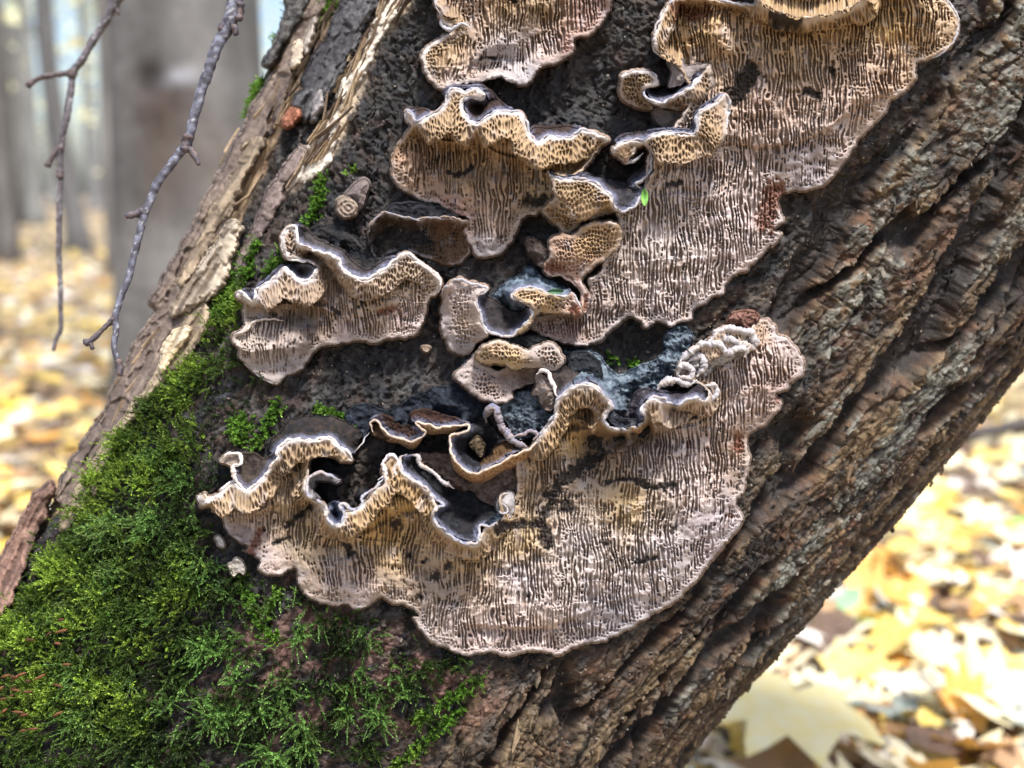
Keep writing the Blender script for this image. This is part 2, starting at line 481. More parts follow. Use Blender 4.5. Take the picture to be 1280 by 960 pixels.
def rast(poly, step, wob=1.2, seed=0, wl=11.0):
    """fill a closed outline with a fine lattice, boundary snapped to the outline"""
    P = resample(poly, 1.0, True)
    if wob:
        n = len(P); T = np.roll(P, -1, 0) - np.roll(P, 1, 0); T /= np.linalg.norm(T, axis=1)[:, None] + 1e-9
        Nrm = np.column_stack([T[:, 1], -T[:, 0]])
        a = np.arange(n) / n * 2 * np.pi; R = n / wl / 2 / np.pi
        P = P + Nrm * (wob * (perlin(np.cos(a) * R + 50, np.sin(a) * R + 50, seed) * 1.4 + .7 * perlin(np.cos(a) * R * 2.6 + 9, np.sin(a) * R * 2.6 + 9, seed + 1)))[:, None]
    x0, y0 = P.min(0) - 4 * step; x1, y1 = P.max(0) + 4 * step
    y0 = max(y0, -70); x0 = max(x0, -60)
    xs = np.arange(x0, x1, step); ys = np.arange(y0, y1, step)
    X, Y = np.meshgrid(xs, ys)
    ins = np.zeros(X.shape, bool)
    A = P; Bp = np.roll(P, -1, 0)
    for r, yy in enumerate(ys):
        m = (A[:, 1] > yy) != (Bp[:, 1] > yy)
        if not m.any(): continue
        c = np.sort(A[m, 0] + (yy - A[m, 1]) * (Bp[m, 0] - A[m, 0]) / (Bp[m, 1] - A[m, 1]))
        for k in range(0, len(c) - 1, 2): ins[r, (xs >= c[k]) & (xs <= c[k + 1])] = True
    # nearest outline point by jump flooding
    Pf = resample(P, .45, True, smooth=False)
    near = np.full(X.shape, -1, int)
    jx = np.clip(np.round((Pf[:, 0] - x0) / step).astype(int), 0, len(xs) - 1); jy = np.clip(np.round((Pf[:, 1] - y0) / step).astype(int), 0, len(ys) - 1)
    near[jy, jx] = np.arange(len(Pf))
    best = np.where(near >= 0, np.hypot(Pf[near, 0] - X, Pf[near, 1] - Y), 1e9)
    for k in (32, 16, 8, 4, 2, 1, 1):
        for dy in (-k, 0, k):
            for dx in (-k, 0, k):
                if dx == dy == 0 or abs(dx) >= X.shape[1] or abs(dy) >= X.shape[0]: continue
                sh = np.full_like(near, -1)
                ys_ = slice(max(dy, 0), X.shape[0] + min(dy, 0)); yt = slice(max(-dy, 0), X.shape[0] + min(-dy, 0))
                xs_ = slice(max(dx, 0), X.shape[1] + min(dx, 0)); xt = slice(max(-dx, 0), X.shape[1] + min(-dx, 0))
                sh[yt, xt] = near[ys_, xs_]
                d = np.where(sh >= 0, np.hypot(Pf[sh, 0] - X, Pf[sh, 1] - Y), 1e9)
                m = d < best
                near[m] = sh[m]; best[m] = d[m]
    sdist = np.where(ins, best, -best)
    ok = sdist > -.55 * step
    cell = ok[:-1, :-1] & ok[1:, :-1] & ok[:-1, 1:] & ok[1:, 1:]
    cnt = np.zeros(X.shape, int)
    cnt[:-1, :-1] += cell; cnt[1:, :-1] += cell; cnt[:-1, 1:] += cell; cnt[1:, 1:] += cell
    used = cnt > 0; bnd = used & (cnt < 4)
    sn = bnd & (best < 1.5 * step) & (near >= 0)
    X = np.where(sn, Pf[near, 0], X); Y = np.where(sn, Pf[near, 1], Y)
    sdist = np.where(sn, 0, np.maximum(sdist, 0))
    vid_ = np.full(X.shape, -1); vid_[used] = np.arange(used.sum())
    qd = np.stack([vid_[:-1, :-1], vid_[1:, :-1], vid_[1:, 1:], vid_[:-1, 1:]], -1)[cell]
    # boundary edges (directed), for the skirt
    e = []
    c = np.pad(cell, 1)
    up = cell & ~c[:-2, 1:-1]; dn = cell & ~c[2:, 1:-1]; lf = cell & ~c[1:-1, :-2]; rt = cell & ~c[1:-1, 2:]
    e.append(np.stack([vid_[:-1, 1:][up], vid_[:-1, :-1][up]], -1))
    e.append(np.stack([vid_[1:, :-1][dn], vid_[1:, 1:][dn]], -1))
    e.append(np.stack([vid_[:-1, :-1][lf], vid_[1:, :-1][lf]], -1))
    e.append(np.stack([vid_[1:, 1:][rt], vid_[:-1, 1:][rt]], -1))
    E = np.vstack(e)
    return X[used], Y[used], sdist[used], qd, E, P
def coarse(f, x, y, st=3.0):
    """evaluate a smooth field on a coarse lattice and interpolate"""
    x0, y0 = x.min() - st, y.min() - st
    gx_ = np.arange(x0, x.max() + 2 * st, st); gy_ = np.arange(y0, y.max() + 2 * st, st)
    X, Y = np.meshgrid(gx_, gy_)
    return bil(f(X, Y), x, y, x0, y0, st)
def relief(name, mat, parent, x, y, h, quads, E, col, drop=45, inset=3.5, floor=None, skirt_col=None):
    V = on_trunk(x, y, h)
    bv, inv = np.unique(E, return_inverse=True); inv = inv.reshape(E.shape)
    # inward direction for the undercut
    nx = np.zeros(len(bv)); ny = np.zeros(len(bv))
    dx = x[E[:, 1]] - x[E[:, 0]]; dy = y[E[:, 1]] - y[E[:, 0]]
    for c in (0, 1):
        np.add.at(nx, inv[:, c], -dy); np.add.at(ny, inv[:, c], dx)
    l = np.hypot(nx, ny) + 1e-9; nx /= l; ny /= l
    # E runs so that the inside lies on one side; test the sign on the centroid-free way: inside = side of the quads
    sgn = 1.0
    lv = [V]; n0 = len(V); rings = []
    hb = h[bv]
    deep = np.minimum(hb - 6, -drop) if floor is None else np.full(len(bv), floor)
    for fr_, ins_ in ((.12, .4), (.45, .8), (1.0, 1.0)):
        hh = hb + (deep - hb) * fr_
        lv.append(on_trunk(x[bv] + sgn * nx * inset * ins_, y[bv] + sgn * ny * inset * ins_, hh))
        rings.append(n0); n0 += len(bv)
    F = [quads]
    prev = None
    for r in rings:
        if prev is None:
            F.append(np.stack([E[:, 0], E[:, 1], inv[:, 1] + r, inv[:, 0] + r], -1))
        else:
            F.append(np.stack([inv[:, 0] + prev, inv[:, 1] + prev, inv[:, 1] + r, inv[:, 0] + r], -1))
        prev = r
    sc = col[bv] if skirt_col is None else np.broadcast_to(skirt_col, (len(bv), 3))
    c = np.vstack([col] + [sc] * len(rings))
    return mesh_np(name, np.vstack(lv), F, mat, parent, c)

OC = (.52, .36, .20); TN_ = (.44, .315, .22); PK = (.58, .465, .405); GY = (.46, .41, .39); BR = (.20, .12, .075); RD = (.34, .125, .07); WH = (.38, .37, .385); BK = (.016, .013, .012); RU = (.15, .06, .035)
def pore_fn(x, y, slot, seed, per=5.3):
    per = per * .86
    wx_ = fbm(x / 60, y / 90, 2, seed + 1) * 9 + perlin(x / 16, y / 34, seed + 6) * 1.2; wy_ = fbm(x / 30, y / 30, 2, seed + 2) * 5
    ph_ = (x + wx_) / (per * .93) + .55 * perlin(x / (per * 1.5), y / 27, seed + 8) + .22 * perlin(x / per, y / 11, seed + 9)
    kk_ = np.floor(ph_); tri = 1 - 2 * np.abs(ph_ - kk_ - .5)          # 1 in the middle of a slot, 0 on a wall
    kr = rnd2(kk_, kk_ * 0 + 5, seed + 3)
    br = perlin(y / 24 + kr * 40, kr * 90, seed + 4) + .4 * perlin(y / 5 + kr * 70, kr * 50, seed + 5)
    ea = sstep(.26, .68, tri) * (1 - .85 * sstep(.36, .50, br))
    ai = kr
    b1, b2, bi = voro((x + wx_) / (per * .92), (y + wy_) / (per * 1.15), seed + 4, .8)
    eb = sstep(.14, .46, b2 - b1)
    return ea * slot + eb * (1 - slot), ai * slot + bi * (1 - slot)
LAST = {}
def capsules(x, y, spots):
    m = np.zeros(x.shape)
    n = fbm(x / 9, y / 9, 4, 77, .65) * 1.0
    for (pts, r) in spots:
        P = q(pts); P = np.vstack([P, P[:1] + .01]) if len(P) == 1 else P
        d = seg_dist(x, y, P) + n
        m = np.maximum(m, 1 - sstep(r * .85, r * 1.4, d + n * (3 + 1.2 * r)))
    return m
def pore_surface(parent, outline, ctrl, lips, cols, seed=1, smooth_spots=(), dark=(), rust=(), step=.9, per=5.3, depth=7.5, flange=15, lump=3.0, hf=None, name="pore_surface", wob=1.3, steps=(), ochre=OC, slotk=1.0, margin=5.0, fold=14.0):
    x, y, d, Qd, E, P = rast(outline, step, wob, seed)
    f = hf or rbf(ctrl)
    h = coarse(f, x, y)
    lip_l = [np.asarray(l) for l in lips]
    h0 = h
    dl = coarse(lambda X, Y: np.minimum.reduce([seg_dist(X, Y, l) for l in lip_l]) if lip_l else np.full(X.shape, 200.), x, y)
    n40 = fbm(x / 42, y / 34, 3, seed + 20); n12 = fbm(x / 13, y / 11, 2, seed + 22)
    h = h + 5 + lump * n40 * 2.0 + 2.0 * n12 + 5.0 * fbm(x / 21, y / 75, 2, seed + 25)
    # terraces: growth steps across the sheet
    ter = (y + 10 * fbm(x / 60, y / 60, 2, seed + 33)) / 27.0
    tf = ter - np.floor(ter)
    h = h + (3.4 * (1 - tf)) * sstep(-.2, .3, fbm(x / 70, y / 50, 2, seed + 35)) - .5
    for (pl, amp) in steps:
        pl = np.asarray(pl); dd = coarse(lambda X, Y: seg_dist(X, Y, pl), x, y)
        yy = np.interp(x, *(lambda o: (pl[o, 0], pl[o, 1]))(np.argsort(pl[:, 0])))
        below = sstep(-2, 3, y - yy); h = h - amp * below * np.exp(-dd / 28.0)
    slot = sstep(flange * .7, flange * 1.5, dl + 5 * n12) * sstep(4, 13, d + 3 * n12) * slotk
    slot = np.clip(slot * (1 - .85 * sstep(.34, .52, fbm(x / 34, y / 26, 2, seed + 41))), 0, 1)
    e, cid = pore_fn(x, y, slot, seed, per)
    pm = sstep(margin * .5, margin * 1.4, d + 1.5 * n12)                              # sterile margin
    if lip_l: pm = pm * sstep(2.0, 5.0, dl)
    pm = pm * (1 - .9 * sstep(.36, .54, fbm(x / 30, y / 18, 3, seed + 51)))     # overgrown, closed pores
    sp = coarse(lambda X, Y: capsules(X, Y, smooth_spots), x, y, 2) if smooth_spots else np.zeros(x.shape)
    dk = coarse(lambda X, Y: capsules(X, Y, dark), x, y, 1.5) if dark else np.zeros(x.shape)
    ru = coarse(lambda X, Y: capsules(X, Y, rust), x, y, 2) if rust else np.zeros(x.shape)
    pm = pm * (1 - sp * sstep(-.5, .1, fbm(x / 9, y / 9, 3, seed + 66))) * (1 - .8 * dk)
    dk2 = sstep(-.45, .25, fbm(x / 26, y / 34, 3, seed + 61))
    dep = depth * (.42 + .75 * dk2) * (0.75 + .4 * slot)
    h = h - dep * pm * e
    if lip_l and fold:
        t_ = (dl + 4 * n12 + 3 * n40) / flange
        wf = sstep(28, 60, h0) * sstep(1, 9, d)
        y = y + fold * (1 + .5 * n40) * sstep(.15, 1.0, t_) * (1 - sstep(1.0, 1.5, t_)) * wf
        h = h - 30 * wf * sstep(.95, 1.5, t_) * (1 - sstep(1.6, 5.5, t_))
    # uneven wall heights: torn, toothed dissepiments
    tooth = fbm(x / 3.2, y / 7, 2, seed + 71)
    h = h + pm * (1 - e) * tooth * 2.0 * (0.4 + slot)
    h = h - 5 * dk + 6 * dk * fbm(x / 4, y / 4, 3, 5) - 3 * ru + 4 * ru * fbm(x / 4, y / 4, 2, 6)
    R = 3.0
    dd = np.clip(d * (1 + .8 * n12), 0, R); h = h - R * 1.1 * (1 - np.sqrt(np.clip(1 - (1 - dd / R) ** 2, 0, 1)))
    # colour
    c = coarse(lambda X, Y: idw(cols, X, Y), x, y, 5)
    fl = (1 - sstep(flange * .9, flange * 2.3, dl + 6 * n40))
    c = mixc(c, np.array(ochre) * .72, fl * .68)
    c = mixc(c, (.36, .22, .12), sstep(.15, .5, fbm(x / 24, y / 40, 3, seed + 81)) * .30)
    c = mixc(c, (.50, .46, .46), sstep(.1, .5, fbm(x / 20, y / 26, 3, seed + 83)) * .38)
    c = c * np.array((.60, .60, .625))
    c = c * (1 + .22 * fbm(x / 48, y / 40, 3, seed + 95))[:, None]
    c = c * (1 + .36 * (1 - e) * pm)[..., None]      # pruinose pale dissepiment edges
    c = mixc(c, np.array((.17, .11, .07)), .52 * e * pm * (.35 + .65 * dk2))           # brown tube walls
    if lip_l: c = mixc(c, (.62, .57, .55), (1 - sstep(1.5, 6.5, dl + 2.5 * n12)) * .55)
    mg = (1 - sstep(.5, 7.5, d + 5 * n12 + 3 * n40))
    c = mixc(c, (.52, .46, .43), mg * .45 * sstep(-.35, .2, n12 + n40))
    c = mixc(c, (.14, .10, .08), .5 * sstep(.12, .4, fbm(x / 12, y / 10, 4, seed + 93, .65)) * (1 - sstep(3, 30, d)))
    c = mixc(c, RU, ru * .85)
    c = mixc(c, BK, dk * .93)
    LAST[parent.name] = relief(name, M_PORE, parent, x, y, h, Qd, E, c, skirt_col=(.24, .17, .13))
    return f
def rim(parent, pts, hf, r=2.6, seed=0, col=WH, col2=(.13, .14, .22), mixk=.45, dh=1.0, name="rim", off=(0, 0)):
    P = resample(pts, 1.3)
    P = P + np.array(off)
    h = hf(P[:, 0], P[:, 1]) if callable(hf) else np.interp(np.linspace(0, 1, len(P)), np.linspace(0, 1, len(np.atleast_1d(hf))), np.atleast_1d(hf))
    k = np.arange(len(P))
    P = P + np.column_stack([perlin(k * .13, k * 0 + 1, seed), perlin(k * .13, k * 0 + 7, seed + 1)]) * 2.2
    h = h + 1.5 * perlin(k * .07, k * 0 + 3, seed + 2)
    r = r * .68
    W = on_trunk(P[:, 0], P[:, 1], h + dh)
    tp = np.clip(np.minimum(k, len(k) - 1 - k) / 7.0, .35, 1)
    rr = r * (1 + .42 * perlin(k * .11, k * 0 + 11, seed + 3) + .3 * perlin(k * .035, k * 0 + 31, seed + 3)) * tp * PXM
    V, Qt, Tt = tube(W, rr, 10, wob=.45, seed=seed)
    n = len(P)
    ii = np.repeat(k, 10); aa = np.tile(np.arange(10), n)
    # the upper side of the rim (towards the cap) is stained violet-blue, the edge itself whitish
    Wy = V[:n * 10] - np.repeat(W, 10, 0)
    upn = (Wy @ UPV) / (np.repeat(rr, 10) + 1e-9)
    t = sstep(.15, .9, upn + .7 * perlin(ii * .12, aa * .6, seed + 5)) * mixk
    c = mixc(col, col2, np.clip(t + mixk * .8 * sstep(.1, .45, perlin(ii * .2, aa * .5 + 20, seed + 6)), 0, 1))
    c = mixc(c, (.36, .27, .20), np.clip(.55 * sstep(.0, .45, perlin(ii * .07, aa * .3 + 40, seed + 8)), 0, 1))
    c = np.vstack([c, c[:1], c[-1:]])
    mesh_np(name, V, [Qt, Tt], M_RIM, LAST.get(parent.name, parent), c)
def band(parent, pts, hf, width=12, drop=34, seed=0, col=(.40, .27, .15), col2=(.22, .13, .08), dirx=0.0, name="underside"):
    """pored underside curling in from a lip"""
    P = resample(pts, 1.2); n = len(P); m = 16
    h0 = hf(P[:, 0], P[:, 1]) if callable(hf) else np.interp(np.linspace(0, 1, n), np.linspace(0, 1, len(np.atleast_1d(hf))), np.atleast_1d(hf))
    k = np.arange(n)[:, None]; t = np.linspace(0, 1, m)[None]
    wv = width * (1 + .35 * perlin(k * .05, k * 0 + 2.5, seed)) * np.clip(np.minimum(k, n - 1 - k) / 14, .1, 1)
    X = P[:, :1] + dirx * wv * t; Y = P[:, 1:2] + wv * t - .5
    H_ = h0[:, None] - drop * t ** 1.6 + 3.5 * np.sin(np.pi * t) 
    b1, b2, _ = voro(k * 1.2 / 4.6 + 0 * t, wv * t / 4.6 + .0 * k, seed + 3, .8)
    e = sstep(.14, .44, b2 - b1) * sstep(.12, .3, t)
    H_ = H_ - 5 * e
    V = on_trunk(X, Y, H_).reshape(-1, 3)
    idx = np.arange(n * m).reshape(n, m)
    Qf = np.stack([idx[:-1, :-1], idx[:-1, 1:], idx[1:, 1:], idx[1:, :-1]], -1).reshape(-1, 4)
    c = mixc(mixc(col, (.14, .08, .045), e * .6), col2, np.broadcast_to(t * .7, e.shape)).reshape(-1, 3)
    mesh_np(name, V, Qf, M_PORE, parent, c)
def cap(parent, outline, lips, hf, back=4, extra=(), cols=((.05, .055, .075), (.12, .10, .09)), seed=0, step=1.5, rough=2.0, sink=3.0, name="cap", tol=7, mat=None, zone=.0, kk=.5):
    Pq = np.asarray(outline)
    Pr = resample(Pq, 9, True)
    ctrl = []
    dl = np.minimum.reduce([seg_dist(Pr[:, 0], Pr[:, 1], resample(np.asarray(l), 3)) for l in lips]) if lips else np.full(len(Pr), 99.)
    for p, d_ in zip(Pr, dl):
        if d_ < tol: ctrl.append(([p], float(hf(p[0], p[1])) - sink))
        else: ctrl.append(([p], back if np.isscalar(back) else float(back(p[0], p[1]))))
    ctrl += [(q(s), hh) for s, hh in extra]
    f = rbf(ctrl)
    x, y, d, Qd, E, P = rast(Pq, step, 1.0, seed)
    h = coarse(f, x, y)
    n1 = fbm(x / 16, y / 12, 4, seed + 1, .6); n2 = fbm(x / 4.5, y / 4.5, 3, seed + 2, .6)
    h = h + rough * 2.2 * n1 + rough * 1.5 * n2
    t = sstep(-.35, .35, n1 + .5 * n2 + kk - .5)
    c = mixc(cols[0], cols[1], t)
    if len(cols) > 2: c = mixc(c, cols[2], sstep(.15, .5, fbm(x / 9, y / 7, 4, seed + 5, .6)))
    c = c * (.21 if mat is None else .46)
    if lips and mat is None:
        dl_ = coarse(lambda X, Y: np.minimum.reduce([seg_dist(X, Y, resample(np.asarray(l), 4)) for l in lips]), x, y, 2)
        c = mixc(c, (.16, .165, .23), np.clip((1 - sstep(1.0, 9.0, dl_ + 4 * n2)) * .75, 0, 1))
    if zone: c = c * (1 + zone * np.sin((d + 5 * n1) / 2.2))[:, None]
    relief(name, mat or M_CAP, parent, x, y, h, Qd, E, c, drop=40)
    return f
def bracket(name, label, px, py, cat="bracket fungus", group=None):
    b = on_trunk(px, py, -10)
    return empty(name, b, label, cat, group)
GR = "bracket fungi growing on the leaning trunk"

# ---- F1: top centre -------------------------------------------------
t = bracket("bracket_fungus", "pinkish tan bracket cut by the top of the frame with a rolled grey lower edge", 640, 50, group=GR)
o1 = q("A 250,-260 252,0 275,55 285,110 335,150 290,185 235,215 190,270 195,330 215,385 275,445 310,450 350,430 420,420 490,405 560,380 620,395 690,425 740,395 775,340 860,315 930,275 950,240 955,190 1020,180 1060,150 1110,80 1130,20 1130,-260")
roll = q("A 490,405 560,378 620,392 690,415 735,385 765,340 800,310")
pore_surface(t, o1, [(q("A 335,150 290,185 235,215 190,270 195,330 215,385 275,445"), 26), (q("A 350,430 490,405"), 22), (roll, 30), (q("A 470,290 600,240 700,170"), 26), (q("A 480,330 600,345 700,310"), 16),
     (q("A 420,150 520,180"), 38), (q("A 300,20 420,0 800,0"), 46), (q("A 860,315 950,240 1020,180 1130,20"), 16), (q("A 1000,60"), 26), (q("A 350,290"), 34), (q("A 250,-200 1100,-200"), 50)],
     [q("A 285,110 335,150 290,185 235,215 190,270 195,330 215,385")], [(*q("A 300,280")[0], OC), (*q("A 600,30")[0], (.42, .29, .16)), (*q("A 450,100")[0], TN_), (*q("A 600,250")[0], GY), (*q("A 700,380")[0], GY), (*q("A 930,240")[0], (.46, .27, .21)), (*q("A 1050,60")[0], (.46, .31, .25)), (*q("A 800,60")[0], (.42, .30, .17)), (*q("A 300,400")[0], PK), (*q("A 850,250")[0], PK)],
     seed=101, smooth_spots=[("A 480,290 600,240 700,170", 9), ("A 490,405 560,378 620,392 690,415 735,385 765,340 860,290", 9), ("A 300,110 390,130 450,180", 6)], dark=[("A 650,5", 4), ("A 485,290 560,285", 1.5)], margin=6)
rim(t, q("A 285,80 285,115 330,150 385,120 430,140"), 38, 3.2, 5, mixk=.15)
rim(t, roll, 30, 4.0, 6, col=(.42, .38, .36), mixk=.1)
rim(t, q("A 252,-40 258,25 280,70"), 47, 1.8, 7, mixk=.1)

# ---- F2: upper left, with two ruffles --------------------------------
t = bracket("bracket_fungus", "ochre bracket with two curled blue-white ruffles above a tongue hanging to the dark hollow", 620, 220, group=GR)
lip2 = q("B 118,215 108,165 130,158 160,205 200,190 270,150 310,110 320,70 350,45 400,55 460,42 500,70 490,95 430,88 390,115 400,160 430,205 470,215 530,175 580,155 680,165 710,210 735,280 770,310 820,280 870,285 930,285 985,250 1060,270 1120,300")
o2 = q("B 130,245 70,320 40,400 40,480 75,535 180,600 265,620 300,640 390,680 430,700 400,745 420,800 460,870 500,888 570,870 620,830 665,750 690,690 760,670 800,650 845,560 850,480 900,490 960,480 1020,420 1080,340 1120,300 1060,268 990,250 930,285 870,285 820,280 770,308 735,280 710,210 685,165 620,158 580,155 530,175 480,212 430,203 400,155 390,112 430,87 485,92 500,68 460,42 400,55 350,45 320,70 310,110 270,150 200,190 165,208 135,165 110,158 115,205")
fl_a = q("B 185,225 230,262 300,285 380,290 460,255"); fl_b = q("B 485,250 530,312 600,345 680,365 725,365 760,400 830,440 890,470 960,465")
f2 = pore_surface(t, o2, [(lip2, [38, 52, 64, 72, 70, 66, 72, 76, 74, 66, 62, 60, 56]), (fl_a, 68), (fl_b, [80, 86, 82, 72, 54]), (q("B 185,262 230,300 300,318 400,325 470,290"), 18), (q("B 500,320 540,365 600,388 680,402 740,430 820,485"), 26),
     (q("B 200,430 330,460 420,450"), 9), (q("B 420,520"), 26), (q("B 560,520 650,520 780,540"), 22), (q("B 70,320 40,400 40,480 75,535 180,600 265,620 390,680 430,700 400,745 460,870 570,870 665,750 690,690 800,650"), 14), (q("B 520,700 560,780"), 22), (q("B 130,245"), 38), (q("B 110,400 130,500"), 26), (q("B 1000,430 1080,345"), 48)],
     [lip2], [(*q("B 300,230")[0], OC), (*q("B 640,250")[0], OC), (*q("B 850,380")[0], (.46, .30, .13)), (*q("B 250,420")[0], (.33, .20, .11)), (*q("B 400,500")[0], (.38, .26, .14)), (*q("B 600,500")[0], (.40, .27, .16)), (*q("B 100,350")[0], (.40, .24, .15)), (*q("B 100,480")[0], TN_), (*q("B 350,640")[0], (.42, .26, .20)), (*q("B 560,680")[0], TN_), (*q("B 520,840")[0], GY), (*q("B 780,600")[0], (.33, .25, .16))],
     seed=202, flange=20, dark=[("B 715,600 745,615 795,600", 5.5), ("B 583,785", 2.5), ("B 320,460 370,480 440,440", 3)], smooth_spots=[("B 230,530 320,570 400,620", 8), ("B 430,830 560,850", 10), ("B 660,640 780,660", 8)])
rim(t, lip2, f2, 2.7, 21)
cap(t, q("B 430,95 490,95 500,50 545,70 605,140 560,152 520,165 480,200 445,200 410,160 400,125"), [lip2], f2, back=30, extra=[("B 470,140", 30)], cols=((.07, .035, .025), (.15, .08, .055)), seed=23)
cap(t, q("B 735,275 750,240 830,238 930,232 985,243 935,280 870,280 820,275 770,302"), [lip2], f2, back=46, cols=((.10, .05, .04), (.20, .12, .09)), seed=24)
cap(t, q("B 140,160 205,148 230,170 195,190 165,200"), [lip2], f2, back=34, cols=((.12, .06, .04), (.20, .12, .09)), seed=25)
cap(t, q("B 300,60 340,35 460,30 520,45 600,130 640,150 580,153 540,120 500,60 450,40 350,45 315,75"), [lip2], f2, back=40, cols=((.08, .05, .06), (.16, .09, .07)), seed=26)

# ---- F2b: small bracket between ---------------------------------------
t = bracket("bracket_fungus", "small honey-coloured bracket with blue-white upturned edge beside the bright green leaflet", 725, 245, group=GR)
lipb = q("B 820,452 850,485 900,495 960,490 1010,495 1070,520 1100,555 1140,580 1150,630 1190,658 1240,640 1275,600 1295,560")
o = q("B 820,455 855,487 900,497 1010,497 1070,522 1140,585 1152,632 1185,658 1130,668 1040,695 985,710 960,745 905,762 850,715 805,680 790,650 815,620 848,590 832,500")
fb_ = pore_surface(t, o, [(lipb, [56, 66, 70, 66, 56, 42]), (q("B 860,560 960,610 1100,620"), 62), (q("B 800,660 870,720 960,740 1130,665"), 20), (q("B 890,650 1000,690"), 46)], [lipb], [(*q("B 900,550")[0], OC), (*q("B 950,700")[0], (.44, .29, .14)), (*q("B 850,680")[0], (.34, .22, .12))], seed=303, flange=40, slotk=.3)
rim(t, lipb, fb_, 2.6, 31, mixk=.7)
cap(t, q("C 195,612 250,636 330,628 420,638 540,668 600,676 655,690 645,740 612,790 560,815 520,790 500,745 460,715 420,682 350,664 280,662 215,650"), [lipb], fb_, back=30, cols=((.06, .055, .08), (.17, .15, .17), (.12, .07, .05)), seed=33)

# ---- F3: big sheet, upper right ---------------------------------------
t = bracket("bracket_fungus", "largest upper sheet of pale toothed pores running from the top right to the middle", 900, 200, group=GR)
o3 = q("K 95,25 140,-5 230,-8 310,5 400,20 425,-10 430,-260 1000,-260 1080,-30 1130,20 1155,70 1145,140 1100,190 1050,215 1005,230 1000,290 965,330 905,370 890,410 840,465 800,502 775,540 710,630 650,680 590,692 530,700 500,730 520,800 485,835 515,850 480,900 M 1000,190 960,235 925,265 910,285 870,300 840,325 825,370 790,380 765,400 745,415 712,430 714,462 690,470 660,480 635,490 610,475 580,475 545,490 525,470 500,455 470,460 430,490 410,510 380,540 320,560 250,550 190,530 130,500 140,460 200,440 280,430 330,400 345,370 330,320 375,290 430,160 445,110 P 772,262 800,248 812,190 835,165 862,125 845,80 822,66 K 55,180 50,140 70,80")
lobe = q("K 90,30 65,80 50,140 60,190 110,222")
bul = q("K 430,10 520,58 600,72 690,62 770,30 820,0")
f3 = pore_surface(t, o3, [(lobe, [62, 66, 56]), (q("K 140,0 300,5 410,20"), 58), (q("K 200,120 330,160"), 56), (q("K 250,230 420,240"), 38), (bul, 84), (q("K 440,50 500,85 600,98 700,88 780,60"), 46), (q("K 440,-200 1000,-200"), 80),
      (q("K 500,200 530,240"), 46), (q("K 950,60 1060,60"), 44), (q("K 1130,20 1155,70 1145,140 1100,190 1005,230 1000,290 905,370 840,465 775,540 650,680 530,700"), 17), (q("K 330,490 430,512 560,505 640,470 800,360"), 42), (q("K 330,560 430,575 560,570 650,530"), 32),
      (q("K 60,640 150,660 210,700"), 40), (q("M 460,140 700,130 900,160"), 27), (q("M 450,300 650,300 800,280"), 23), (q("M 1030,150 925,265 840,325 712,430 635,490 525,470 430,490 320,560 190,530"), 15), (q("M 350,460 420,430"), 18), (q("K 870,250"), 36), (q("K 700,300"), 42), (q("M 200,480 280,480"), 10)],
      [lobe, bul], [(*q("K 200,120")[0], (.50, .33, .16)), (*q("K 600,20")[0], (.56, .36, .15)), (*q("K 900,80")[0], (.56, .37, .16)), (*q("K 1100,90")[0], (.58, .42, .26)), (*q("K 560,200")[0], (.52, .35, .19)), (*q("K 850,250")[0], (.50, .36, .26)), (*q("K 450,400")[0], (.48, .35, .27)), (*q("K 700,450")[0], (.52, .41, .34)),
       (*q("K 600,620")[0], (.42, .36, .34)), (*q("K 250,600")[0], (.52, .43, .38)), (*q("M 600,200")[0], (.56, .48, .42)), (*q("M 900,150")[0], (.58, .48, .43)), (*q("M 600,400")[0], (.55, .46, .41)), (*q("M 380,480")[0], (.40, .32, .27)), (*q("M 250,500")[0], (.30, .21, .17)), (*q("M 450,250")[0], (.50, .41, .34)), (*q("K 350,250")[0], (.46, .33, .22))],
      seed=404, flange=13, per=5.5, dark=[("K 490,60 575,70", 6.5), ("K 410,260 345,345", 11), ("K 700,258", 4), ("K 600,330 650,350", 4.5), ("K 100,672 150,668", 3)], rust=[("K 490,690 470,750 455,810", 11), ("K 130,30 220,60 240,40", 7), ("K 190,150", 3)],
      smooth_spots=[("K 560,600 640,570 680,560", 14), ("K 490,650 560,640", 10), ("K 870,390 810,490", 6), ("K 720,460 750,430", 7), ("K 1120,80 1130,130", 7), ("K 610,330", 8)], steps=[(q("K 330,520 430,535 560,525 640,490 700,455 850,350"), 7), (q("K 150,680 210,695 280,640"), 5), (q("M 460,270 600,290 800,240"), 3), (q("K 550,330 650,330 700,250 760,200"), 4)])
rim(t, lobe, f3, 2.2, 41, mixk=.2)
rim(t, q("K 95,25 140,-5 230,-8 310,5 400,20 425,-10 428,-60"), 60, 2.6, 42, mixk=.5)
rim(t, q("K 1075,-40 1130,20 1155,70 1145,140 1100,190 1050,213"), 18, 2.4, 43, mixk=.15)
